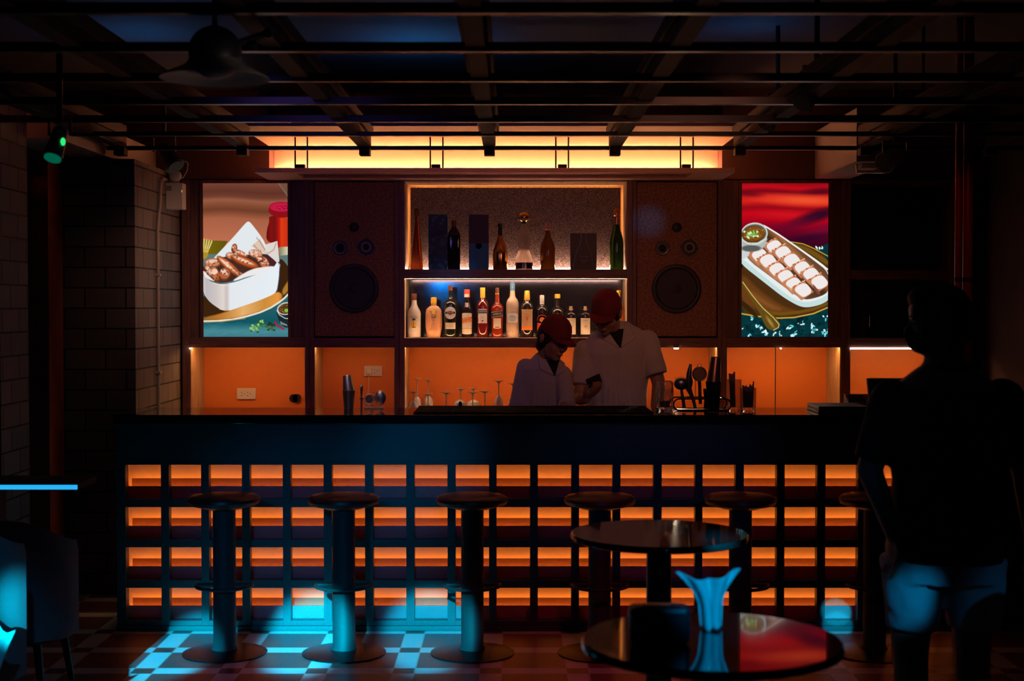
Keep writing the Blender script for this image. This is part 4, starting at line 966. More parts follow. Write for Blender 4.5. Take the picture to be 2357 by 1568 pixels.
# 2 peach flask
t, R, H = bottle('liquor_bottle', 'peach-coloured flat flask bottle with a yellow stopper on the middle shelf', 979, 1018, 686, 779, Yb,
    [(.74,0),(.80,.02),(.97,.25),(1,.40),(.97,.60),(.88,.70),(.60,.76),(.36,.79),(.30,.80),(.001,.80)], M_peach, [(.32,.80),(.33,.86),(.36,.865),(.36,.99),(.001,1)], M_ylw, sy=.55, sq=.15, group=G2)
deco(t, R, [('lettering', M_blk, [T('Kwai', .022, .9, H*.50, -.006, .12, .3), T('feh', .019, .9, H*.52, .018, .12, .3), T('PEACH', .006, 1.2, H*.43)], 1),
    ('inner_label', mat('peach_label', (.72, .36, .22), .5), [rect2d(-R*.55, R*.55, H*.18, H*.66, 10)], 0), ('seal', M_yl, [rect2d(-R*.2, R*.2, H*.58, H*.68, 4)], 1)], sy=.55)
# 3 green vermouth bottle with round label
t, R, H = bottle('vermouth_bottle', 'dark green bottle with a round white label and a red disc on the middle shelf', 1021, 1053, 657, 777, Yb,
    [(.95,0),(1,.015),(.90,.12),(.90,.15),(.97,.3),(.98,.62),(.93,.66),(.7,.70),(.36,.74),(.28,.78),(.26,.92),(.30,.93),(.30,1),(.001,1)], M_glassd, [(.30,.90),(.33,.91),(.33,1.0),(.001,1.002)], M_brn, group=G2)
deco(t, R, [('round_label', M_lw, [disc2d(0, H*.47, R*.88)], 1), ('red_disc', M_red, [disc2d(0, H*.47, R*.32)], 2), ('name_band', M_blk, [rect2d(-R*.74, R*.74, H*.455, H*.495, 10)], 3),
    ('lettering', M_lw, [T('MARTINI', .0115, .95, H*.475)], 4), ('lower_label', M_cream, [rect2d(-R*.8, R*.8, H*.165, H*.29, 10, -.002)], 1), ('small_print', M_blk, [T('EXTRA DRY', .0055, 1, H*.255), rect2d(-R*.4, R*.4, H*.20, H*.203, 6), rect2d(-R*.5, R*.5, H*.22, H*.223, 6)], 2)])
# 4 PUNT E MES
t, R, H = bottle('vermouth_bottle', 'dark bottle with a red cap and an orange and cream label on the middle shelf', 1062, 1088, 664, 775, Yb,
    [(.95,0),(1,.015),(1,.50),(.92,.56),(.60,.68),(.42,.76),(.40,.83),(.001,.83)], M_dkliq, [(.42,.83),(.54,.835),(.52,.90),(.50,1),(.001,1)], M_red, group=G2)
deco(t, R, [('label', M_cream, [rect2d(-R*1.0, R*1.0, H*.08, H*.50, 12, .003, .004)], 1), ('orange_band', M_or, [(rect2d(-R*1.02, R*1.02, -.018, .018, 12), dict(dz=H*.365, rot=.10))], 2),
    ('lettering', M_lw, [T('PUNT', .019, 1.0, H*.40, -.003, .1), T('E MES', .017, 1.0, H*.325, .001, .1)], 3), ('label_line', M_blk, [rect2d(-R*.98, R*.98, H*.18, H*.186, 10, .003, -.003)], 3), ('neck_seal', M_cream, [rect2d(-R*.42, R*.42, H*.835, H*.90, 6), rect2d(-R*.25, R*.25, H*.63, H*.72, 4)], 4)])
# 5 CAMPARI
t, R, H = bottle('liquor_bottle', 'red bitter bottle with a tall yellow cap and black and white label, middle shelf', 1097, 1125, 662, 777, Yb,
    [(.92,0),(.97,.015),(.97,.30),(1,.62),(.93,.67),(.66,.73),(.36,.78),(.34,.80),(.001,.80)], M_redliq, [(.42,.79),(.42,.98),(.38,1),(.001,1)], M_ylw, group=G2)
deco(t, R, [('label', M_lw, [rect2d(-R*.78, R*.78, H*.285, H*.49, 10)], 1), ('name_band', M_nv, [rect2d(-R*1.05, R*1.05, H*.485, H*.545, 12)], 2), ('lettering', M_lw, [T('CAMPARI', .0165, .88, H*.522)], 3),
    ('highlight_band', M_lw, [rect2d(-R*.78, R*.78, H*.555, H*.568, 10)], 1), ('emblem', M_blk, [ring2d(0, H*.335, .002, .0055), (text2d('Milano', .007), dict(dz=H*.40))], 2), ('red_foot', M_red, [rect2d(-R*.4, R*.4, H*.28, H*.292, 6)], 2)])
# 6 APEROL
t, R, H = bottle('liquor_bottle', 'orange-red aperitif bottle with a slanting navy and yellow label, middle shelf', 1130, 1159, 662, 777, Yb,
    [(.95,0),(1,.015),(.88,.12),(.90,.17),(.98,.40),(1,.58),(.94,.62),(.55,.67),(.36,.71),(.34,.88),(.001,.88)], M_orliq, [(.30,.88),(.30,.99),(.001,1)], M_brn, group=G2)
deco(t, R, [('name_band', M_nv, [(rect2d(-R*1.1, R*1.1, -.014, .014, 12), dict(dz=H*.47, rot=.16))], 1), ('lettering', M_yl, [T('APEROL', .0185, .88, H*.47, 0, .16)], 2),
    ('label_edges', M_lw, [(rect2d(-R*1.1, R*1.1, .015, .0175, 12), dict(dz=H*.47, rot=.16)), (rect2d(-R*1.1, R*1.1, -.0175, -.015, 12), dict(dz=H*.47, rot=.16))], 2),
    ('lower_label', M_cream, [rect2d(-R*.62, R*.62, H*.19, H*.385, 10, 0, .004)], 1), ('neck_dots', M_yl, [disc2d(-.008, H*.875, .0045), disc2d(.007, H*.875, .0045)], 1), ('label_foot', M_blk, [rect2d(-R*.34, R*.34, H*.20, H*.215, 6)], 2)])
# 7 frosted tall bottle
t, R, H = bottle('vodka_bottle', 'tallest frosted bottle with a blue neck band and a pale goose picture', 1165, 1194, 650, 778, Yb,
    [(.97,0),(1,.01),(1,.58),(.96,.63),(.80,.68),(.52,.72),(.42,.76),(.38,.84),(.001,.84)], M_frost, [(.40,.84),(.40,.96),(.36,.965),(.34,.99),(.001,1)], M_blu, group=G2)
deco(t, R, [('goose_picture', M_lw, [rect2d(-R*.98, R*1.0, H*.27, H*.42, 12, .006, .0), (rect2d(-.012, .012, -.002, .002, 4), dict(dz=H*.485, dx=.0, rot=.5)), (rect2d(-.008, .008, -.0015, .0015, 4), dict(dz=H*.49, dx=-.01, rot=-.9)), (rect2d(-.008, .008, -.0015, .0015, 4), dict(dz=H*.49, dx=.012, rot=.9))], 1),
    ('wing_picture', M_pale, [disc2d(-.002, H*.345, R*.7, H*.06)], 2), ('lettering', M_pale, [T('GREY GOOSE', .0082, .95, H*.24, -.003), T('VODKA', .005, 1.2, H*.20, -.004)], 1), ('flag', M_blk, [rect2d(-R*.8, -R*.5, H*.105, H*.113, 4)], 1), ('flag_red', M_red, [rect2d(-R*.1, R*.2, H*.105, H*.113, 4)], 1), ('neck_emblem', M_lw, [T('V', .010, 1, H*.90)], 1)])
# 8 Captain Morgan
t, R, H = bottle('rum_bottle', 'dark rum bottle with a bright yellow cap and tan sunburst label, middle shelf', 1198, 1228, 668, 776, Yb,
    [(.95,0),(1,.015),(1,.62),(.93,.68),(.66,.75),(.40,.80),(.36,.84),(.001,.84)], M_dkliq, [(.40,.79),(.48,.80),(.46,.86),(.40,.98),(.34,1),(.001,1)], M_ylw, group=G2)
deco(t, R, [('label', mat('tan_label', (.66, .42, .24), .6, var=.1), [rect2d(-R*.95, R*.95, H*.16, H*.60, 12)], 1), ('lettering', M_lw, [T('Captain Morgan', .0085, .8, H*.535)], 2), ('sunburst', M_or, [(rect2d(-.014, .014, -.0008, .0008, 4), dict(dz=H*.40, rot=a)) for a in (0, .5, 1.0, 1.57, 2.1, 2.6)], 2),
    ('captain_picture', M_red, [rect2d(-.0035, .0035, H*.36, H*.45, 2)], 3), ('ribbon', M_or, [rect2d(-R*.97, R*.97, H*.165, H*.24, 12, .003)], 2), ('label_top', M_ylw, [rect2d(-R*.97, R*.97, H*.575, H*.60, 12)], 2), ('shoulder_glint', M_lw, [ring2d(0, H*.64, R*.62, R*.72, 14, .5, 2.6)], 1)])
# 9 Havana Club
t, R, H = bottle('rum_bottle', 'black rum bottle with an arched red and white label behind the shorter bartender', 1234, 1261, 678, 776, Yb,
    [(.95,0),(1,.015),(1,.60),(.93,.67),(.62,.72),(.38,.76),(.36,.80),(.001,.80)], M_dkliq, [(.38,.78),(.38,.99),(.001,1)], M_lw, group=G2)
deco(t, R, [('arched_label', M_red, [rect2d(-R*.95, R*.95, H*.05, H*.34, 10), ring2d(0, H*.40, R*.88, R*.97, 20, 0, PI)], 1), ('label_sun', M_or, [disc2d(0, H*.42, R*.42)], 2), ('lettering', M_lw, [T('Havana', .0125, .95, H*.395), T('Club', .0125, .95, H*.31)], 3)])
# 10 round-shouldered dark bottle
t, R, H = bottle('liquor_bottle', 'black round-shouldered bottle with an orange cap behind the shorter bartender', 1267, 1299, 677, 777, Yb,
    [(.95,0),(1,.02),(1,.52),(.93,.60),(.7,.66),(.36,.69),(.26,.72),(.24,.90),(.001,.90)], M_dkliq, [(.34,.90),(.40,.905),(.40,.985),(.36,1),(.001,1)], M_ylw, group=G2)
deco(t, R, [('emblem', M_cream, [ring2d(0, H*.545, .0045, .0060), ring2d(0, H*.545, R*.62, R*.70, 16, .55, 2.6)], 1), ('lettering', M_lw, [T('GRAND ANEJO', .005, 1.15, H*.44)], 1)])
# 11, 12 small square gin bottles
def gin(px0, px1, label):
    t, R, H = bottle('gin_bottle', label, px0, px1, 706, 778, Yb, [(.9,0),(.96,.02),(.96,.62),(.90,.72),(.62,.77),(.30,.80),(.30,.84),(.001,.84)], M_dkliq, [(.24,.80),(.24,.87),(.36,.88),(.36,.91),(.26,.915),(.26,1),(.001,1)], M_cork2, group=G2)
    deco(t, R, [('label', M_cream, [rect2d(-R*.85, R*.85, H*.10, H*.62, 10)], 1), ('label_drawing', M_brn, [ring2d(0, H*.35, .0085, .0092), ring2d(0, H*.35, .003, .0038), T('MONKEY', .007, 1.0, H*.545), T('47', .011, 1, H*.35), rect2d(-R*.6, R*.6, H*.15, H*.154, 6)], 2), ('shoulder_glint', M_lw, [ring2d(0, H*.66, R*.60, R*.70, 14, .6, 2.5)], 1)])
gin(1300, 1328, 'small dark bottle with a cream label, left one of the pair between the bartenders')
gin(1333, 1361, 'small dark bottle with a cream label, right one of the pair between the bartenders')
# 13 bottle behind the taller bartender's cap
bottle('liquor_bottle', 'amber bottle with an orange stopper peeping out right of the taller bartender', 1408, 1440, 669, 777, 9.50,
    [(.95,0),(1,.02),(1,.55),(.9,.63),(.45,.72),(.30,.78),(.28,.88),(.001,.88)], mat('amber_liquid', (.62, .20, .04), .1, var=.05, coat=.4), [(.22,.86),(.30,.95),(.34,.955),(.34,1),(.001,1)], M_ylw, group=G2)

# upper shelf
zs = ZS1; Yu = 9.42
def up(name, label, a, b_, y0, prof, m, cap=None, capm=None, **k): return bottle(name, label, a, b_, y0, 619, Yu, prof, m, cap, capm, z=zs, group=G1, **k)
up('tequila_bottle', 'tall tapering amber bottle with a domed stopper, leftmost on the upper shelf', 944, 975, 476, [(.95,0),(1,.01),(.97,.06),(.28,.80),(.26,.86),(.001,.86)], mat('dark_amber_glass', (.55, .12, .03), .06, var=0, trans=.6, ior=1.3), [(.40,.86),(.44,.865),(.46,.90),(.46,.95),(.36,.985),(.12,1),(.001,1)], M_brn)
up('whisky_bottle', 'square black whisky bottle beside the blue patterned box', 1031, 1060, 505, [(.96,0),(1,.01),(1,.66),(.9,.74),(.45,.84),(.36,.87),(.001,.87)], M_dkliq, [(.40,.87),(.40,.99),(.001,1)], M_brn, sq=.8, sy=.8)
up('champagne_bottle', 'gold champagne-shaped bottle beside the tall dark gift box', 1134, 1169, 513, [(.92,0),(1,.03),(1,.32),(.93,.42),(.55,.60),(.33,.70),(.27,.76),(.27,.80),(.001,.80)], M_gold, [(.28,.72),(.28,.93),(.34,.935),(.34,.985),(.28,1),(.001,1)], M_black)
t, R, H = up('decanter_bottle', 'hourglass-shaped clear decanter with a large golden ball stopper', 1185, 1227, 486, [(.96,0),(1,.02),(.98,.13),(.92,.20),(.80,.27),(.62,.33),(.58,.36),(.66,.41),(.73,.48),(.73,.54),(.64,.63),(.46,.72),(.30,.78),(.28,.81),(.001,.81)], mat('smoky_clear_glass', (.95, .80, .66), .16, var=0, trans=.95, ior=1.4), [(.30,.79),(.36,.82),(.46,.85),(.001,.86)], M_black)
MB().ball((0, 0, H*.905), (R*.66, R*.66, H*.095), 28).build('ball_stopper', M_gold, t, world=False, smooth=True)
MB().lathe([(.001, H*.84), (R*.72, H*.85), (R*.74, H*.87), (R*.60, H*.885), (.001, H*.89)], 28).build('stopper_collar', M_chrome, t, world=False, smooth='auto')
MB().lathe([(R*.93, .004), (R*.93, H*.12), (.001, H*.125)], 24).build('spirit', M_dkliq, t, world=False)
up('champagne_bottle', 'dark amber champagne bottle with a pink stopper, half filled', 1243, 1278, 512, [(.95,0),(1,.02),(1,.44),(.9,.54),(.5,.68),(.32,.78),(.30,.86),(.001,.86)], mat('brown_glass', (.34, .12, .015), .07, var=0, trans=.45, ior=1.3, spec=.7), [(.30,.84),(.42,.87),(.30,.872),(.26,1),(.001,1)], mat('pink_stopper', (.70, .30, .24), .5))
t, R, H = up('champagne_bottle', 'green sparkling wine bottle with a round foil top, rightmost on the upper shelf', 1403, 1435, 477, [(.92,0),(1,.03),(1,.42),(.88,.52),(.50,.66),(.34,.74),(.32,.80),(.001,.80)], M_green, [(.36,.72),(.36,.86),(.50,.875),(.50,.92),(.42,.97),(.2,1),(.001,1)], mat('copper_foil', (.60, .25, .12), .3, .7))
def giftbox(a, b_, y0, label, m, parts, dy=.085):
    x0, z1 = W(a, y0, 9.385); x1 = WX(b_, 9.385)
    t = thing('gift_box', label, 'box', ((x0+x1)/2, 9.385, zs+.0004), G1)
    MB().box(x0, x1, 9.385, 9.385+dy, zs+.0004, z1).build('carton', m, t, bevel=.0015)
    for nm_, mm, shapes in parts(x0, x1, z1):
        b = MB()
        for k, sh in enumerate(shapes):
            shp, kw = (sh if isinstance(sh, tuple) and isinstance(sh[1], dict) else (sh, {}))
            wrap(b, shp, None, .0005, y0=9.385, **kw)
        b.build(nm_, mm, t)
    return t
def pcart():
    m, nt, b = nodes('patterned_blue_carton')
    tc = nt.nodes.new('ShaderNodeTexCoord'); v = nt.nodes.new('ShaderNodeTexVoronoi'); v.inputs['Scale'].default_value = 34
    nt.links.new(tc.outputs['Object'], v.inputs['Vector']); r = nt.nodes.new('ShaderNodeValToRGB')
    r.color_ramp.elements[0].position = .3; r.color_ramp.elements[1].position = .5
    r.color_ramp.elements[0].color = (.05, .14, .21, 1); r.color_ramp.elements[1].color = (.008, .05, .09, 1)
    nt.links.new(v.outputs['Distance'], r.inputs[0]); nt.links.new(r.outputs[0], b.inputs['Base Color']); b.inputs['Roughness'].default_value = .5
    return m
def p1(x0, x1, z1):
    r = random.Random(2); cx = (x0+x1)/2
    return [
            ('slanted_label', M_black, [(rect2d(-.05, .05, -.016, .016, 4), dict(dx=cx, dz=zs+.235, rot=.32))])]
giftbox(986, 1030, 493, 'blue patterned tall gift box on the upper shelf, second item from the left', pcart(), p1)
giftbox(1079, 1125, 494, 'tall dark gift box with a blue reflection painted below, on the upper shelf', mat('dark_carton', (.045, .02, .03), .45), lambda x0, x1, z1: [('blue_reflection_patch', mat('blue_reflection_paint', (.01, .17, .30), .3), [rect2d(x0+.001, x1-.001, zs+.001, zs+.17, 2)]), ('round_seal', mat('dark_seal', (.07, .02, .05), .5), [disc2d((x0+x1)/2, zs+.155, .020)])])  # lower patch paints a blue reflection onto the carton
def p3(x0, x1, z1):
    cx = (x0+x1)/2; h = z1-zs; ol = []
    for sgn in (-1, 1):
        pts = [(.016, h*.99), (.016, h*.82), (.022, h*.70), (.040, h*.56), (.050, h*.42), (.055, h*.28), (.068, h*.14), (.064, h*.02)]
        for (a, za), (b_, zb) in zip(pts, pts[1:]):
            ol.append(([(cx+sgn*a-.0018, zs+za), (cx+sgn*a+.0018, zs+za), (cx+sgn*b_+.0018, zs+zb), (cx+sgn*b_-.0018, zs+zb)], [(0, 1, 2, 3)]))
    return [('bottle_outline', mat('blue_line_ink', (.10, .28, .50), .4), ol[:7]), ('bottle_outline_dim', mat('plum_line_ink', (.14, .08, .12), .4), ol[7:]), ('lettering', mat('grey_ink', (.30, .24, .27), .5), [(text2d('Hennessy', .017), dict(dx=cx+.004, dz=zs+h*.36)), (text2d('X.O', .024), dict(dx=cx+.004, dz=zs+h*.25)), (text2d('COGNAC', .007), dict(dx=cx+.004, dz=zs+h*.19))])]
giftbox(1313, 1373, 537, 'wide black gift box with a bottle outline drawn on its front', mat('black_carton', (.018, .012, .02), .4), p3, dy=.10)
# lone bottle in the dark right bay
bottle('liquor_bottle', 'slim dark bottle alone on the shadowy right-hand shelf', 1993, 2010, 722, 777, 9.45, [(.9,0),(1,.03),(.95,.5),(.6,.75),(.55,1),(.001,1)], M_glassd, group=None)

# ================================================================= GLASSES DRAINING UPSIDE DOWN
def stem(prof): return prof
def inv_glass(name, label, pcx, ptop, Yg, rb, rbowl, hb, H, kind='wine'):
    """an upturned stemmed glass: rim down on the counter, foot on top"""
    x, zt = W(pcx, ptop, Yg); H = zt-ZBC-.0005
    t = thing(name, label, 'glass', (x, Yg, ZBC+.0002), 'stemmed glasses draining upside down on the back counter')
    if kind == 'coupe': bowl = [(rbowl, 0), (rbowl*1.0, .004), (rbowl*.92, hb*.5), (rbowl*.55, hb*.86), (.006, hb)]
    elif kind == 'martini': bowl = [(rbowl, 0), (rbowl*.98, .004), (rbowl*.5, hb*.55), (.006, hb)]
    else: bowl = [(rbowl*.80, 0), (rbowl*.9, hb*.2), (rbowl, hb*.5), (rbowl*.86, hb*.8), (rbowl*.4, hb*.96), (.006, hb)]
    inner = [(max(.0004, r-.0016), max(0, z-.0016)) for r, z in bowl]
    MB().lathe(bowl+[(.004, hb+.01), (.004, H-.020), (.008, H-.012), (rb*.6, H-.006), (rb, H-.0035), (rb, H), (.0005, H)], 32).build('stem_and_foot', M_stem, t, world=False, smooth='auto')
    return t
GL = [(952, 901, 9.15, .0295, .040, .095, 'coupe', 'upturned stemmed glass standing furthest left in the middle niche'),
      (960, 871, 9.5, .026, .028, .10, 'wine', 'tall faint upturned glass at the back left of the middle niche'),
      (985, 906, 9.2, .032, .043, .07, 'coupe', 'wide upturned coupe second from the left'),
      (986, 874, 9.56, .029, .032, .10, 'wine', 'tall upturned wine glass behind the wide coupe'),
      (1027, 903, 9.1, .034, .044, .05, 'martini', 'upturned glass with a bright foot standing alone, third along'),
      (1060, 894, 9.35, .031, .046, .09, 'wine', 'round-bowled upturned glass above the black knob'),
      (1090, 893, 9.5, .031, .044, .08, 'wine', 'upturned glass at the back of the middle pair'),
      (1088, 902, 9.1, .034, .037, .05, 'martini', 'left one of the two upturned glasses with touching feet'),
      (1116, 900, 9.1, .034, .037, .05, 'martini', 'right one of the two upturned glasses with touching feet'),
      (1148, 876, 9.15, .032, .030, .13, 'wine', 'tallest upturned flute in the middle niche'),
      (1181, 882, 9.15, .034, .032, .12, 'wine', 'upturned flute beside the shorter bartender\'s sleeve')]
for (a, b_, Yg, rb, rw, hb, k, lb) in GL: inv_glass('stemmed_glass', lb, a, b_, Yg, rb, rw, hb, 0, k)
# tumblers and jar between the bartenders
def tumbler(name, label, pcx, ptop, Yg, r, lid=False, zb=ZBC):
    x, zt = W(pcx, ptop, Yg); H = zt-zb
    t = thing(name, label, 'glass', (x, Yg, zb+.0002))
    MB().lathe([(.0005, 0), (r*.9, 0), (r*.94, .004), (r, H), (r-.0022, H), (r*.94-.003, .010), (.0005, .010)], 32).build('glass_body', M_glass, t, world=False, smooth='auto')
    if lid: MB().lathe([(.0005, H), (r*1.05, H), (r*1.05, H+.012), (.0005, H+.012)], 24).build('lid', M_chrome, t, world=False)
    return t
tumbler('glass_jar', 'glass jar with a metal lid between the two bartenders', 1314, 906, 9.0, .022, True)
tumbler('tumbler', 'low glass beside the jar between the two bartenders', 1335, 931, 9.0, .035)

# ================================================================= THINGS ON THE BAR TOP
ZT = ztop
# rubber bar mat with raised edge
x0 = WX(951, 7.30); x1 = WX(1505, 7.30)
t = thing('bar_mat', 'long black raised bar mat on the counter in front of the bartenders', 'mat', ((x0+x1)/2, 7.5, ZT))
MB().prismx([(7.30, ZT+.0004), (7.31, ZT+.008), (7.66, ZT+.008), (7.72, ZT+.012), (7.74, ZT+.012), (7.74, ZT+.0004)], x0, x1).build('mat_body', mat('black_rubber', (.012, .010, .012), .9, var=.1, spec=.05), t, bevel=.002)
x, z = W(1059, 940, 7.70); MB().lathe([(.0005, 0), (.010, 0), (.010, .010), (.007, .022), (.0005, .026)], 16, c=(x, 7.73, ZT+.012)).build('knob', M_black, t, smooth='auto')
b = MB()
for k in range(46): b.cbox((x0+.03+k*(x1-x0-.06)/45, 7.50, ZT+.0085), (.008, .28, .002))
b.build('ribs', MATS['black_rubber'], t)
# shaker of two tins, leaning
def tins(label, pbx, pby, ptx, pty, Yt, r0, r1, m1, m2, split=.52, h=None, name='cocktail_shaker', zb=None):
    a = W(pbx, pby, Yt); c = W(ptx, pty, Yt); zb = ZT if zb is None else zb
    t = thing(name, label, 'shaker', (a[0], Yt, zb+.0005))
    H = c[1]-zb; dx = c[0]-a[0]
    tilt = Matrix.Rotation(math.atan2(dx, H), 4, 'Y')
    MB().lathe([(.0005, 0), (r0*.94, 0), (r0, .006), (r1, H*split), (r1*1.03, H*split+.003), (.0005, H*split+.003)], 40).build('lower_tin', m1, t, world=False, smooth='auto')
    L = math.hypot(dx, H)-H*split*.9
    M = Matrix.Translation((0, 0, H*split*.96)) @ Matrix.Rotation(math.atan2(dx*1.05, H*(1-split)), 4, 'Y')
    MB().lathe([(.0005, 0), (r1*.98, 0), (r1*.92, .01), (r0*.88, H*(1-split)*.97), (r0*.82, H*(1-split)), (.0005, H*(1-split))], 40, M=M).build('upper_tin', m2, t, world=False, smooth='auto')
    return t
tins('steel cocktail shaker leaning left on the counter, below the chicken wings screen side', 803, 943, 799, 862, 7.66, .026, .034, M_steel, M_steel)
tins('dark tall cocktail shaker leaning right beside the strainers', 1642, 948, 1648, 819, 7.455, .030, .040, M_blackm, mat('dark_copper_metal', (.28, .16, .14), .3, .8), zb=ZT+.004)
# small mat with muddler and strainers
x0, z0 = W(840, 940, 7.7); x1 = WX(882, 7.7)
t = MB().box(x0, x1, 7.66, 7.745, ZT+.0005, ZT+.007).build('coaster_tray', mat('pink_tray', (.60, .30, .24), .5)); tag(t, 'small pinkish tray under the strainers left of the glasses', 'tray')
a = W(832, 887, 7.68)
t = thing('muddler', 'slim steel muddler standing between the shaker and the strainers', 'bar tool', (a[0], 7.68, ZT+.0005))
H = a[1]-ZT; MB().lathe([(.0005, 0), (.006, 0), (.006, H*.45), (.0045, H*.5), (.0085, H*.86), (.009, H*.95), (.005, H), (.0005, H)], 20).build('shaft', M_chrome, t, world=False, smooth='auto')
MB().lathe([(.0005, H*.40), (.011, H*.41), (.011, H*.44), (.0005, H*.45)], 20).build('collar', M_black, t, world=False)
def strainer(label, pc, R, Yt, zb, rot=0):
    x, z = W(pc[0], pc[1], Yt); t = thing('hawthorne_strainer', label, 'strainer', (x, Yt, zb))
    C = Vector((x, Yt, z))
    MB().tube([C+Vector((R*.93*math.cos(2*PI*k/36), 0, R*.93*math.sin(2*PI*k/36))) for k in range(36)], R*.10, 8, True).build('spring_ring', M_steel, t, smooth=True)
    MB().lathe([(.0005, 0), (R*.70, 0), (R*.74, .0015), (R*.70, .003), (.0005, .003)], 32, c=C, M=Matrix.Rotation(PI/2, 4, 'X')).build('plate', mat('dull_steel', (.25, .2, .2), .35, .8), t)
    b = MB()
    for k in range(5): b.cbox((x+(k-2)*R*.22*math.cos(.6)-.0, Yt-.0045, z+(k-2)*R*.22), (R*.5, .001, R*.07))
    b.build('slots', M_greyw, t)
    e = C+Vector((R*1.0*math.cos(rot), 0, R*1.0*math.sin(rot)))
    MB().tube([C+Vector((R*.8*math.cos(rot), 0, R*.8*math.sin(rot))), e, Vector((e.x+R*.25, Yt, zb+.003))], .004, 8).build('handle', M_steel, t)
    return t
strainer('round steel hawthorne strainer propped up left of the glasses', (850, 919), .029, 7.69, ZT+.008, -1.2)
x, z = W(875, 916, 7.70); t = thing('mesh_strainer', 'small perforated cone strainer beside the round strainer', 'strainer', (x, 7.70, ZT+.008))
MB().ball((x, 7.71, z), (.030, .016, .038), 24).build('bowl', M_steel, t, smooth=True)
b = MB()
for k in range(60):
    a = k*2.4; r = .026*math.sqrt(k/60); b.ball((x+r*math.cos(a), 7.71-.0155*math.sqrt(max(.02, 1-(r/.030)**2)), z+r*1.25*math.sin(a)), .0014, 6)
b.build('perforations', M_black, t)
MB().tube([(x+.029*math.cos(q), 7.709, z+.037*math.sin(q)) for q in np.linspace(0, 2*PI, 33)[:-1]], .002, 8, True).build('rim', M_chrome, t)
MB().tube([(x-.02, 7.70, z+.03), (x-.028, 7.70, z+.034), (x-.034, 7.70, z+.02)], .002, 6).build('hook', M_chrome, t)
MB().tube([(x, 7.705, z-.036), (x+.006, 7.70, ZT+.012)], .004, 8).build('foot', M_chrome, t)
# cut glass
def cutglass(label, p0, p1, ptop, Yt, m=None):
    x = WX((p0+p1)/2, Yt); s = Yt/F; R = (p1-p0)/2*s; H = WZ(ptop, Yt)-ZT
    t = thing('cut_glass', label, 'glass', (x, Yt, ZT+.0004))
    MB().lathe([(.0005, 0), (R*.86, 0), (R*.95, .008), (R, .02), (R, H*.88), (R*.94, H*.96), (R*.80, H), (R*.74, H*.99), (R*.84, H*.94), (R*.90, H*.86), (R*.88, .024), (.0005, .018)], 28).build('glass_body', m or M_glass, t, world=False, smooth='auto')
    b = MB()
    for k in range(12):
        for sg in (-1, 1):
            b.tube([((R+.0005)*math.sin(a), -(R+.0005)*math.cos(a), H*.25+H*.5*u) for u, a in [(u/5, k*2*PI/12+sg*u/5*.9) for u in range(6)]], .0013, 5)
    b.build('cut_ridges', M_glass, t, world=False)
    return t, R, H
t, R, H = cutglass('thick cut glass tumbler at the left of the bar tools, glowing inside', 1509, 1550, 877, 7.55)
MB().lathe([(.0005, .019), (R*.55, .019), (R*.55, .05), (.0005, .052)], 20).build('tea_light', mat('pink_wax', (.85, .45, .36), .5), t, world=False)
# straw glasses
def straws(label, p0, p1, pg, tops, Yt, col, rows):
    x = WX((p0+p1)/2, Yt); s = Yt/F; R = (p1-p0)/2*s; H = WZ(pg, Yt)-ZT
    t = thing('straw_glass', label, 'glass', (x, Yt, ZT+.0004))
    MB().lathe([(.0005, 0), (R*.92, 0), (R*.94, .012), (R, H), (R-.0018, H), (R*.92-.002, .014), (.0005, .014)], 30).build('glass_body', M_glass, t, world=False, smooth='auto')
    return t, x, R, H
M_straw = mat('dark_blue_paper', (.22, .16, .36), .6, var=.05)
t, x, R, H = straws('tall glass holding a bundle of dark straws, left of the pair', 1674, 1707, 874, None, 7.60, None, None)
r = random.Random(4)
def bundle(t, x, Yt, spread, n, ztops, lean, label, cat='straws'):
    tt = thing('paper_straws', label, 'straws', (x, Yt, ZT+.015))
    for k in range(n):
        u = (k+.5)/n; dx = (u-.5)*spread; yy = Yt+r.uniform(-.007, .007)
        zt = np.interp(u, np.linspace(0, 1, len(ztops)), ztops)+r.uniform(-.003, .003)
        MB().cone((x+dx*.8, yy, ZT+.0155), (x+dx+lean, yy, zt), .0032, .0032, 8).build('straw', M_straw, tt)
zt = lambda p: WZ(p, 7.6)
bundle(t, x-.006, 7.60, .032, 9, [zt(858), zt(862), zt(856)], -.007, 'dense bundle of tall dark straws in the narrow glass')
t, x, R, H = straws('wide short glass filled with pointed dark picks, right of the pair', 1704, 1741, 893, None, 7.58, None, None)
bundle(t, x, 7.58, .060, 14, [zt(884), zt(890), zt(886), zt(894), zt(884), zt(888), zt(874)], .0, 'jagged cluster of dark straws in the short wide glass')
# wire tool holder with tools
x0, x1 = WX(1548, 7.58), WX(1679, 7.58); za = WZ(918, 7.58)
t = thing('tool_rack', 'dark rounded wire rack holding the strainers and spoons', 'rack', ((x0+x1)/2, 7.6, ZT))
for Y in (7.52, 7.66):
    rr_ = (za-ZT)/2; pts = [(x0+rr_-rr_*math.sin(q), Y, ZT+rr_+.003-rr_*math.cos(q)) for q in np.linspace(0, PI, 12)] + [(x1-rr_+rr_*math.sin(q), Y, ZT+rr_+.003+rr_*math.cos(q)) for q in np.linspace(0, PI, 12)]
    MB().tube(pts, .0042, 8, True).build('wire_loop', M_blackm, t, smooth=True)
for x in (WX(1583, 7.58), WX(1662, 7.58)): MB().tube([(x, 7.52, za+.002), (x, 7.66, za+.002)], .003, 6).build('cross_wire', M_blackm, t)
MB().box(x0+.03, x1-.03, 7.52, 7.66, ZT+.0005, ZT+.004).build('base_plate', M_blackm, t)
def tool(name, label, build):
    t = thing(name, label, 'bar tool', (WX(1590, 7.6), 7.6, ZT+.004)); build(t); return t
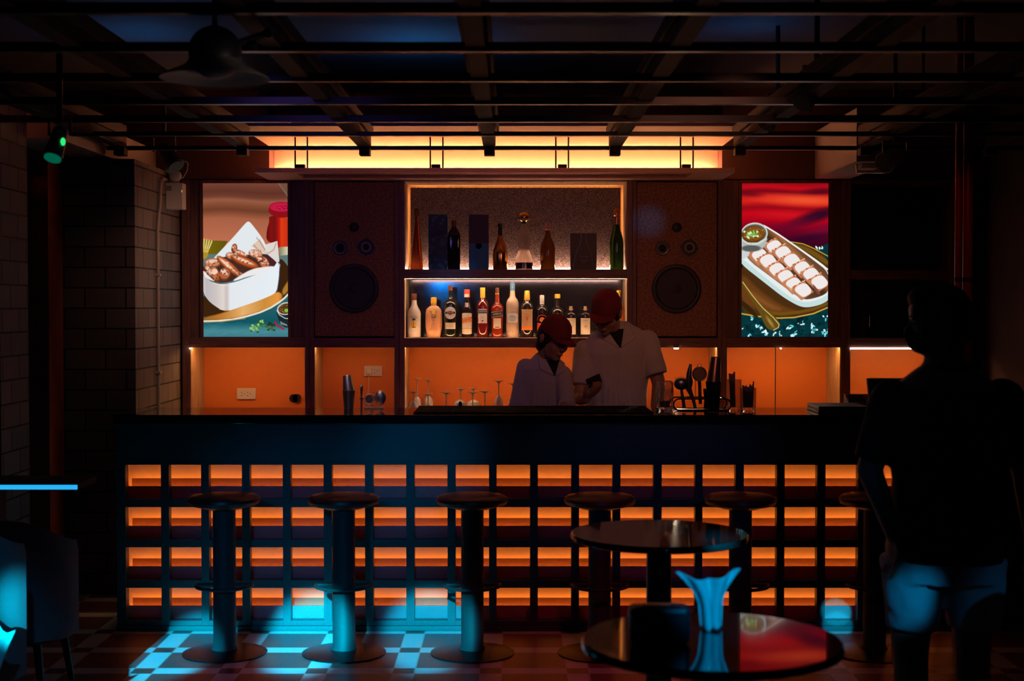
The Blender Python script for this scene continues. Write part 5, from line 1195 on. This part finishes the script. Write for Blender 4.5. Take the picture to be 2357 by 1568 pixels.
def q(px, py, Y): x, z = W(px, py, Y); return Vector((x, Y, max(z, ZT+.006)))
M_dst = mat('dark_steel', (.25, .27, .3), .3, .9, var=.05)
def b1(t):
    a, c = q(1575, 938, 7.56), q(1568, 895, 7.56)
    MB().cone(a, c, .010, .007, 12).build('handle', M_dst, t, smooth='auto'); C = q(1568, 884, 7.56)
    MB().ball(C, (.038, .022, .032), 24).build('bowl', M_dst, t, smooth=True)
    for k in range(4): MB().tube([C+Vector((.036*math.cos(u), -.012-.003*k, .010+k*.006+.008*math.sin(u))) for u in np.linspace(.2, PI-.2, 12)], .0012, 6).build('rim_wire', M_dst, t)
tool('ice_scoop', 'dark round scoop standing left in the wire rack', b1)
def b2(t):
    MB().tube([q(1601, 940, 7.6), q(1594, 915, 7.6), q(1585, 895, 7.6), q(1586, 860, 7.6), q(1590, 838, 7.6)], [.008, .009, .016, .014, .007], 12).build('blade', M_dst, t, smooth='auto')
    MB().ball(q(1588, 880, 7.6), (.016, .007, .035), 16).build('spoon_bowl', M_dst, t, smooth=True)
tool('julep_spoon', 'tall dark spoon standing between scoop and fine strainer', b2)
def b3(t):
    C = q(1610, 861, 7.62); R = .036
    MB().tube([C+Vector((R*math.cos(u), 0, R*math.sin(u))) for u in np.linspace(0, 2*PI, 33)[:-1]], .004, 8, True).build('hoop', M_dst, t, smooth=True)
    MB().lathe([(R*.98, 0), (R*.7, .014), (R*.3, .022), (.0005, .024), (.0005, .0235), (R*.3, .0215), (R*.7, .0135), (R*.97, -.0005)], 28, c=C, M=Matrix.Rotation(-PI/2, 4, 'X')).build('mesh_cup', mat('fine_mesh', (.30, .18, .14), .5, .4), t, smooth='auto')
    MB().tube([C+Vector((0, 0, -R)), q(1612, 930, 7.62)], .009, 10).build('handle', M_dst, t)
    MB().tube([C+Vector((-.012, 0, R)), C+Vector((-.006, 0, R+.016)), C+Vector((.006, 0, R+.016)), C+Vector((.012, 0, R))], .0018, 6).build('hook', M_dst, t)
tool('fine_strainer', 'round fine-mesh strainer standing upright in the wire rack', b3)
def b4(t): MB().tube([q(1600, 936, 7.58), q(1600, 872, 7.58)], .0016, 6).build('shaft', M_dst, t)
tool('bar_spoon', 'thin bar spoon standing behind the tall dark spoon', b4)
tool('wooden_muddler', 'dark flared muddler between fine strainer and dark shaker', lambda t: MB().lathe([(.0005, ZT+.006), (.016, ZT+.006), (.013, ZT+.05), (.018, ZT+.10), (.017, ZT+.11), (.0005, ZT+.11)], 20, c=(WX(1627, 7.64), 7.64, 0)).build('body', M_blackm, t, smooth='auto'))
# menus, card machine, monitor
x0 = WX(1885, 7.33); 
t = MB().box(x0, x0+.26, 7.33, 7.62, ZT+.0005, ZT+.017).build('menu_book', M_nv, bevel=.002); tag(t, 'dark menu book lying lowest in the pair beside the card machine', 'book', 'menu books stacked on the counter')
MB().box(x0-.0008, x0+.255, 7.334, 7.616, ZT+.004, ZT+.0135).build('pages', M_cream, t, world=False)
t = MB().box(x0+.003, x0+.258, 7.335, 7.622, ZT+.018, ZT+.036).build('menu_book', M_nv, bevel=.002); tag(t, 'dark menu book lying on top of the other beside the card machine', 'book', 'menu books stacked on the counter')
MB().box(x0+.0022, x0+.25, 7.339, 7.618, ZT+.0215, ZT+.0325).build('pages', M_cream, t, world=False)
x0, z1 = W(1968, 917, 7.5); x1 = WX(2025, 7.5)
t = thing('card_machine', 'small wedge-shaped card machine behind the menu books', 'card machine', (x0, 7.66, ZT))
MB().prismx([(7.64, ZT+.0005), (7.64, ZT+.03), (7.74, ZT+.075), (7.76, ZT+.075), (7.76, ZT+.0005)], x0, x1).build('body', M_greyw, t, bevel=.004)
MB().prismx([(7.655, ZT+.0375), (7.725, ZT+.0690), (7.724, ZT+.0705), (7.654, ZT+.039)], x0+.01, x1-.03).build('keypad', M_black, t)
x0, z1 = W(1996, 871, 7.5); x1 = WX(2130, 7.5)
t = thing('till_monitor', 'dark blue back of a till monitor beside the standing guest', 'monitor', ((x0+x1)/2, 7.6, ZT))
MB().prism([(x0, z1), (x1, z1), (x1, ZT+.06), (x0+.012, ZT+.06)], 7.50, 7.525).build('housing', mat('monitor_shell', (.05, .12, .16), .4), t, bevel=.004)
MB().box((x0+x1)/2-.04, (x0+x1)/2+.04, 7.525, 7.56, ZT+.01, ZT+.16).build('stand_neck', M_black, t)
MB().box((x0+x1)/2-.10, (x0+x1)/2+.10, 7.47, 7.63, ZT+.0005, ZT+.012).build('stand_base', M_black, t, bevel=.003)

# ================================================================= PEOPLE
def remesh(mb, name, m, parent, voxel=.006, smooth_it=6, displace=0):
    tmp = mb.build(name + '_tmp', m)
    r = tmp.modifiers.new('r', 'REMESH'); r.mode = 'VOXEL'; r.voxel_size = voxel
    s = tmp.modifiers.new('s', 'SMOOTH'); s.factor = .5; s.iterations = smooth_it
    if displace:
        tx = bpy.data.textures.new(name + '_folds', 'CLOUDS'); tx.noise_scale = .11; tx.noise_depth = 2
        d = tmp.modifiers.new('d', 'DISPLACE'); d.texture = tx; d.strength = displace; d.mid_level = .5; d.texture_coords = 'LOCAL'
    dg = bpy.context.evaluated_depsgraph_get(); dg.update()
    me = bpy.data.meshes.new_from_object(tmp.evaluated_get(dg)); me.name = name
    bpy.data.objects.remove(tmp)
    bvh = BVHTree.FromPolygons([v.co.copy() for v in me.vertices], [tuple(p.vertices) for p in me.polygons])
    off = parent.location
    me.transform(Matrix.Translation(-off)); me.materials.clear(); me.materials.append(m)
    me.polygons.foreach_set('use_smooth', [True]*len(me.polygons))
    ob = bpy.data.objects.new(name, me); COL.objects.link(ob); ob.parent = parent
    return ob, bvh
def hmat(c, yaw, pitch, roll=0):
    return Matrix.Translation(c) @ Matrix.Rotation(math.radians(yaw), 4, 'Z') @ Matrix.Rotation(math.radians(roll), 4, 'Y') @ Matrix.Rotation(math.radians(pitch), 4, 'X')
def head(b, M):
    b.ball((0, .012, .035), (.074, .093, .088), 24, M=M); b.ball((0, -.028, -.022), (.060, .062, .084), 22, M=M)
    b.ball((0, -.058, -.086), (.026, .022, .020), 16, M=M); b.ball((0, -.035, -.070), (.048, .046, .034), 18, M=M)
    for s in (-1, 1):
        b.ball((s*.032, -.060, -.024), (.026, .024, .030), 14, M=M)
        b.ball((s*.079, .012, -.004), (.008, .018, .030), 12, M=M); b.ball((s*.083, .020, .008), (.006, .012, .014), 10, M=M)
        b.ball((s*.027, -.082, .026), (.022, .008, .007), 10, M=M)
        b.ball((s*.009, -.100, -.026), (.008, .009, .007), 8, M=M)
    b.cone((0, -.084, .016), (0, -.106, -.020), .007, .010, 10, M=M); b.ball((0, -.107, -.021), (.010, .010, .009), 10, M=M)
    b.ball((0, -.090, -.051), (.021, .009, .005), 10, M=M); b.ball((0, -.088, -.060), (.018, .009, .006), 10, M=M)
    b.ball((0, -.066, .045), (.052, .024, .034), 16, M=M)
def face_parts(t, M, dark=True):
    for s in (-1, 1):
        e = MB().ball((s*.028, -.0765, .006), (.013, .011, .008), 12, M=M).build('eye', mat('eye_white', (.6, .55, .52), .3, var=0), t, smooth=True)
        MB().ball((s*.028, -.0865, .005), (.0055, .0025, .0055), 10, M=M).build('iris', M_blk, e)
        MB().tube([M @ Vector((s*(.012+.007*k), -.0905+.0016*k*k*.5, .026+.003*math.sin(k*.8))) for k in range(5)], [.002, .003, .003, .0025, .001], 6).build('eyebrow', M_hair, t)
    MB().tube([M @ Vector((.019*u, -.0985+.006*u*u, -.0555)) for u in np.linspace(-1, 1, 9)], [.0008]+[.0018]*7+[.0008], 6).build('mouth_line', mat('lip_skin', (.25, .08, .07), .5, var=0), t)
def hand(b, M, side=1, curl=.5, spread=1):
    b.ball((0, .012, 0), (.026, .03, .018), 14, M=M); b.ball((0, .050, 0), (.041, .046, .0145), 18, M=M)
    for i, (x, L) in enumerate(((-.031, .062), (-.0105, .076), (.0105, .080), (.031, .072))):
        x *= side; p = Vector((x, .082-.004*abs(i-1.5), 0)); pts = [Vector((x*.8, .045, 0)), p.copy()]; a = curl*.35
        for k, f in enumerate((.45, .32, .23)):
            p = p + Vector((x*.06*spread, L*f*math.cos(a), -L*f*math.sin(a))); pts.append(p.copy()); a += curl*.8
        b.chain(pts, [.0095, .0095, .0088, .008, .0068], 10, M=M)
    x = side*.030
    b.chain([Vector((x*.7, .018, -.004)), Vector((x*1.55, .044, -.012)), Vector((x*1.8, .070, -.024)), Vector((x*1.6, .090, -.034))], [.015, .012, .0098, .008], 10, M=M)
def cap_(t, M, m):
    prof = [(.003, .100), (.030, .096), (.056, .083), (.077, .060), (.088, .032), (.092, .006), (.092, -.004), (.088, -.004), (.001, -.003)]
    Mc = M @ Matrix.Translation((0, .008, .042))
    c = MB().lathe(prof, 40, sx=.93, sy=1.10, M=Mc).build('cap', m, t, smooth='auto')
    b = MB(); N = 14
    for i in range(N+1):
        a = -1.05+2.1*i/N; sa, ca = math.sin(a), math.cos(a)
        for f in (0, .35, .7, 1):
            b.v.append(tuple(Mc @ Vector((.086*sa*(1-.06*f), -.096*ca-.078*f*ca**.6-.0, .002-.010*f-.014*(sa*sa)))))
    for i in range(N):
        for k in range(3): q_ = i*4+k; b.f.append((q_, q_+1, q_+5, q_+4)); b.m.append(0)
    br = b.build('brim', m, c, smooth=True)
    md = br.modifiers.new('thick', 'SOLIDIFY'); md.thickness = .004; md.offset = 0
    MB().ball((0, 0, .101), (.006, .006, .004), 10, M=Mc).build('button', m, c)
    return c
def hair_(t, M, low=.0):
    b = MB().ball((0, .030, .012), (.083, .088, .088), 22, M=M).ball((0, .050, -.045-low), (.064, .058, .055), 18, M=M)
    for s in (-1, 1): b.ball((s*.068, -.022, .012), (.011, .030, .030), 12, M=M)
    b.ball((0, -.040, .060), (.062, .050, .030), 16, M=M)
    return remesh(b, 'hair', M_hair, t, .006, 3, .006)[0]
def patch(t, name, m, corners, bvh, off, Yr, n=10, thick=.0025):
    """four pixel corners draped on the garment seen from the front at depth about Yr"""
    b = MB(); W4 = [W(px, py, Yr) for px, py in corners]; ok = True; last = Yr
    for j in range(n+1):
        for i in range(n+1):
            u, v = i/n, j/n
            x = (W4[0][0]*(1-u)+W4[1][0]*u)*(1-v)+(W4[3][0]*(1-u)+W4[2][0]*u)*v; z = (W4[0][1]*(1-u)+W4[1][1]*u)*(1-v)+(W4[3][1]*(1-u)+W4[2][1]*u)*v
            h = bvh.ray_cast(Vector((x, Yr-1.0, z)), Vector((0, 1, 0)))
            y = h[0].y if h[0] is not None and h[0].y < Yr+.4 else last
            last = y; b.v.append((x, y-off, z))
    for j in range(n):
        for i in range(n): a = j*(n+1)+i; b.f.append((a, a+1, a+n+2, a+n+1)); b.m.append(0)
    ob = b.build(name, m, t, smooth=True)
    md = ob.modifiers.new('thick', 'SOLIDIFY'); md.thickness = thick; md.offset = 0
    return ob
M_hair = mat('black_hair', (.012, .009, .009), .6, var=.2, scale=60)
M_skin = mat('warm_skin', (.50, .27, .18), .5, var=.05, scale=12)
M_shirt = mat('white_cotton', (.72, .68, .68), .85, var=.04, scale=20, bump=.05)
M_shirt.node_tree.nodes['Principled BSDF'].inputs['Sheen Weight'].default_value = 1.0
M_shirt.node_tree.nodes['Principled BSDF'].inputs['Sheen Roughness'].default_value = .3
add_translucent(M_shirt, .12, (.9, .75, .65))
M_capr = mat('dark_red_cloth', (.22, .02, .025), .85, var=.06, scale=30)
M_tee = mat('black_cotton', (.012, .012, .016), .85, var=.05)
M_trs = mat('dark_trousers', (.02, .02, .025), .8, var=.08)
def V(px, py, Y): x, z = W(px, py, Y); return Vector((x, Y, z))

# ---- taller bartender
t = thing('person', 'taller person behind the bar in red cap and white short-sleeved shirt, holding a phone', 'person', (.60, 8.30, 0))
M = hmat(V(1396, 722, 8.11), -18, 30, 5)
b = MB(); head(b, M)
nb = Vector((.595, 8.25, 1.50))
b.chain([nb, M @ Vector((0, .03, -.065))], [.062, .056], 16)
b.loft([((.60, 8.30, z), rx, ry) for z, rx, ry in ((.90, .15, .105), (1.02, .145, .10), (1.15, .155, .105), (1.28, .17, .11), (1.38, .175, .105), (1.44, .13, .085), (1.475, .07, .06))], 24)
shL, shR = Vector((.420, 8.25, 1.390)), Vector((.778, 8.25, 1.450))
elL, wrL = Vector((.388, 8.17, 1.125)), Vector((.412, 7.99, 1.132))
elR, wrR = Vector((.845, 8.23, 1.20)), Vector((.80, 8.03, 1.02))
b.chain([shL, elL], [.050, .040]); b.chain([elL, wrL], [.040, .027]); b.chain([shR, elR], [.050, .040]); b.chain([elR, wrR], [.041, .028])
Yh = Vector((.61, -.50, .61)).normalized(); Zh = Vector((.44, -.426, -.79)); Zh = (Zh-Yh*Zh.dot(Yh)).normalized(); Xh = Yh.cross(Zh)
Mh = Matrix.Translation(wrL) @ Matrix((Xh, Yh, Zh)).transposed().to_4x4()
hand(b, Mh, -1, .8)
hand(b, Matrix.Translation(wrR) @ Matrix.Rotation(math.radians(180), 4, 'Z') @ Matrix.Rotation(math.radians(-10), 4, 'X'), 1, .4)
for s, xx in ((-1, .50), (1, .70)):
    b.chain([(xx, 8.31, .92), (xx, 8.29, .50), (xx, 8.31, .09)], [.095, .062, .042]); b.chain([(xx, 8.33, .045), (xx, 8.14, .035)], [.045, .035])
body, bv1 = remesh(b, 'body', M_skin, t, .006, 4)
face_parts(t, M); hair_(t, M); cap_(t, M, M_capr)
b = MB()
b.loft([((x, y, z), rx, ry) for x, y, z, rx, ry in ((.603, 8.30, .93, .185, .135), (.60, 8.30, 1.05, .180, .135), (.60, 8.30, 1.18, .186, .138), (.598, 8.29, 1.30, .198, .138), (.600, 8.27, 1.38, .205, .130), (.606, 8.26, 1.44, .196, .115), (.618, 8.25, 1.485, .160, .095), (.618, 8.245, 1.522, .118, .078), (.606, 8.24, 1.548, .080, .068), (.600, 8.235, 1.562, .068, .062))], 28)
eL = V(1338, 888, 8.19); b.ball(shL, .066, 16).cone(shL, (eL.x, 8.18, eL.z), .066, .060, 20)
eR = V(1509, 862, 8.22); b.ball(shR, .066, 16).cone(shR, (eR.x+.004, 8.21, eR.z), .066, .064, 20)
for k in range(7):   # cloth folds
    a = Vector((.50+.03*k, 8.165, 1.34-.03*k)); b.tube([a, a+Vector((.03, -.004, -.14)), a+Vector((.02, .002, -.28))], [.003, .008, .003], 8)
shirt, bvs = remesh(b, 'shirt', M_shirt, t, .007, 3, .012)
patch(t, 'undershirt', M_tee, [(1396, 757), (1440, 757), (1429, 800), (1424, 800)], bvs, .0015, 8.2)
patch(t, 'collar', M_shirt, [(1372, 752), (1398, 764), (1426, 802), (1388, 782)], bvs, .005, 8.2)
patch(t, 'collar', M_shirt, [(1437, 742), (1452, 752), (1462, 778), (1427, 802)], bvs, .005, 8.2)
patch(t, 'placket', M_shirt, [(1422, 800), (1430, 800), (1429, 938), (1421, 938)], bvs, .003, 8.2, 14)
patch(t, 'sleeve_hem', M_shirt, [(1322, 884), (1356, 886), (1356, 893), (1322, 891)], bvs, .003, 8.15, 8)
b = MB()
b.loft([((.60, 8.31, z), rx, ry) for z, rx, ry in ((.99, .165, .12), (.90, .17, .125), (.82, .165, .12))], 24)
for xx in (.50, .70): b.chain([(xx, 8.31, .88), (xx, 8.29, .50), (xx, 8.31, .10)], [.105, .08, .06])
remesh(b, 'trousers', M_trs, t, .012, 3)
# phone in the hand
c0 = V(1367, 877, 7.91)
ph = thing('phone', 'dark phone held in the hand of the taller person', 'phone', tuple(c0))
Mp = Matrix.Rotation(math.radians(-24), 4, 'Y') @ Matrix.Rotation(math.radians(-22), 4, 'X')
b = MB(); b.cbox((0, 0, 0), (.085, .145, .009)); b.v = [tuple(Mp @ Vector(p)) for p in b.v]; b.build('case', M_black, ph, world=False, bevel=.003)
b = MB(); b.cbox((0, 0, .0048), (.078, .135, .0008)); b.v = [tuple(Mp @ Vector(p)) for p in b.v]; b.build('screen', mat('phone_glass', (.01, .01, .012), .5, var=0, spec=.2), ph, world=False)

# ---- shorter bartender
t = thing('person', 'shorter person behind the bar in red cap and white long-sleeved shirt, leaning in', 'person', (.17, 8.20, 0))
M = hmat(V(1275, 781, 8.06), 40, 24, 4)
b = MB(); head(b, M)
b.chain([(.195, 8.17, 1.315), M @ Vector((0, .03, -.065))], [.056, .050], 16)
b.loft([((.17, 8.20, z), rx, ry) for z, rx, ry in ((.88, .13, .10), (1.0, .125, .095), (1.15, .125, .095), (1.25, .13, .09), (1.31, .10, .07), (1.34, .06, .05))], 24)
shL, shR = Vector((.082, 8.17, 1.300)), Vector((.285, 8.10, 1.262))
elL, wrL = Vector((.035, 8.12, 1.03)), Vector((.10, 7.93, .97)); elR, wrR = Vector((.315, 8.05, 1.08)), Vector((.285, 7.93, 1.098))
b.chain([shL, elL], [.042, .035]); b.chain([elL, wrL], [.035, .025]); b.chain([shR, elR], [.042, .034]); b.chain([elR, wrR], [.034, .024])
hand(b, Matrix.Translation(wrR) @ Matrix.Rotation(math.radians(180+18), 4, 'Z'), -1, .6)
hand(b, Matrix.Translation(wrL) @ Matrix.Rotation(math.radians(180), 4, 'Z'), 1, .5)
for xx in (.09, .25):
    b.chain([(xx, 8.22, .88), (xx, 8.20, .46), (xx, 8.22, .09)], [.09, .058, .04]); b.chain([(xx, 8.24, .045), (xx, 8.06, .035)], [.042, .033])
remesh(b, 'body', M_skin, t, .006, 4)
face_parts(t, M); hair_(t, M, .01); cap_(t, M, M_capr)
b = MB()
b.loft([((x, y, z), rx, ry) for x, y, z, rx, ry in ((.155, 8.20, .90, .150, .12), (.160, 8.20, 1.02, .145, .12), (.168, 8.19, 1.14, .140, .118), (.178, 8.17, 1.23, .143, .110), (.182, 8.16, 1.295, .132, .094), (.186, 8.16, 1.335, .098, .076), (.192, 8.16, 1.365, .070, .062), (.196, 8.16, 1.385, .058, .056))], 28)
b.ball(shL, .056, 16).cone(shL, elL, .056, .062, 18).ball(elL, .060, 16).cone(elL, wrL, .060, .046, 18)
b.ball(shR, .052, 16).cone(shR, elR, .052, .048, 18).ball(elR, .048, 16).cone(elR, wrR+Vector((0, .02, 0)), .048, .036, 18)
for k in range(5):
    a = Vector((.13+.03*k, 8.075, 1.25-.02*k)); b.tube([a, a+Vector((-.01, -.004, -.12)), a+Vector((-.02, .002, -.24))], [.003, .007, .003], 8)
shirt, bvs = remesh(b, 'shirt', M_shirt, t, .007, 3, .012)
patch(t, 'undershirt', M_tee, [(1252, 820), (1290, 824), (1278, 864), (1274, 864)], bvs, .0015, 8.1)
patch(t, 'collar', M_shirt, [(1238, 818), (1254, 822), (1276, 866), (1243, 850)], bvs, .005, 8.1)
patch(t, 'collar', M_shirt, [(1288, 828), (1300, 836), (1303, 852), (1277, 866)], bvs, .005, 8.1)
patch(t, 'placket', M_shirt, [(1272, 864), (1279, 864), (1266, 938), (1259, 938)], bvs, .003, 8.1, 14)
b = MB()
b.loft([((.17, 8.21, z), rx, ry) for z, rx, ry in ((.97, .145, .11), (.88, .15, .115), (.80, .145, .11))], 24)
for xx in (.09, .25): b.chain([(xx, 8.22, .86), (xx, 8.20, .46), (xx, 8.22, .10)], [.098, .072, .056])
remesh(b, 'trousers', M_trs, t, .012, 3)

# ---- guest standing at the right with the back to the camera
t = thing('person', 'masked person standing at the right in black shirt and pale shorts, back to the camera', 'person', (1.46, 4.85, 0))
M = hmat(V(2157, 742, 4.85), -98, 6, 0)
b = MB(); head(b, M)
b.chain([(1.455, 4.86, 1.43), M @ Vector((0, .03, -.065))], [.066, .060], 16)
b.loft([((1.47, 4.85, z), rx, ry) for z, rx, ry in ((.84, .16, .12), (.98, .155, .115), (1.12, .165, .12), (1.28, .185, .12), (1.38, .175, .105), (1.43, .11, .08), (1.46, .07, .06))], 24)
shL, shR = Vector((1.285, 4.85, 1.335)), Vector((1.665, 4.85, 1.335))
elL, wrL = Vector((1.215, 4.86, 1.095)), Vector((1.285, 4.80, .880)); elR, wrR = Vector((1.735, 4.84, 1.09)), Vector((1.72, 4.70, .86))
b.chain([shL, elL], [.055, .044]); b.chain([elL, wrL], [.044, .029]); b.chain([shR, elR], [.055, .044]); b.chain([elR, wrR], [.044, .029])
hand(b, Matrix.Translation(wrL) @ Matrix.Rotation(math.radians(-90), 4, 'X') @ Matrix.Rotation(math.radians(70), 4, 'Y'), 1, .5)
hand(b, Matrix.Translation(wrR) @ Matrix.Rotation(math.radians(-90), 4, 'X') @ Matrix.Rotation(math.radians(110), 4, 'Y'), -1, .5)
for xx in (1.365, 1.575):
    b.chain([(xx, 4.86, .84), (xx-.005, 4.87, .47), (xx, 4.83, .10)], [.095, .062, .045]); b.chain([(xx, 4.82, .05), (xx, 5.03, .04)], [.048, .038])
remesh(b, 'body', M_skin, t, .007, 4)
face_parts(t, M); 
bh = MB().ball((0, .024, .036), (.086, .098, .096), 22, M=M).ball((0, .055, -.035), (.068, .058, .06), 18, M=M).ball((0, -.030, .085), (.066, .060, .044), 16, M=M)
remesh(bh, 'hair', M_hair, t, .007, 3, .010)
b = MB().ball((0, -.052, -.050), (.060, .056, .052), 20, M=M); b.ball((0, -.088, -.035), (.03, .028, .03), 14, M=M)
remesh(b, 'face_mask', M_tee, t, .006, 3)
for s in (-1, 1): MB().tube([M @ Vector(p) for p in ((s*.056, -.06, -.025), (s*.076, -.02, -.012), (s*.088, .018, .012), (s*.084, .03, -.01), (s*.07, -.015, -.05))], .002, 6).build('mask_loop', M_tee, t)
b = MB()
b.loft([((1.475, 4.85, z), rx, ry) for z, rx, ry in ((.79, .185, .15), (.92, .178, .145), (1.07, .182, .14), (1.22, .198, .14), (1.31, .205, .13), (1.37, .170, .105), (1.415, .115, .08), (1.45, .078, .07))], 28)
b.ball(shL, .070, 16).cone(shL, elL+Vector((.005, 0, .03)), .070, .062, 18); b.ball(shR, .070, 16).cone(shR, elR+Vector((0, 0, .03)), .070, .062, 18)
remesh(b, 'shirt', M_tee, t, .009, 3, .014)
b = MB()
b.loft([((1.47, 4.85, z), rx, ry) for z, rx, ry in ((.86, .175, .135), (.78, .185, .14), (.72, .18, .135))], 24)
for xx in (1.365, 1.575): b.cone((xx+.0, 4.86, .80), (xx-.003*0, 4.865, .555), .110, .092, 22)
sh_, bvsh = remesh(b, 'shorts', mat('pale_shorts_cloth', (.70, .70, .72), .85, var=.05), t, .009, 3, .02)
MB().tube([V(2050, 1298, 4.73), V(2044, 1315, 4.72), V(2040, 1330, 4.72)], .004, 6).build('drawstring', nm, t)
b = MB()
for xx in (1.365, 1.575): b.chain([(xx, 4.82, .05), (xx, 5.05, .042)], [.055, .045]); 
remesh(b, 'shoes', M_black, t, .009, 3)
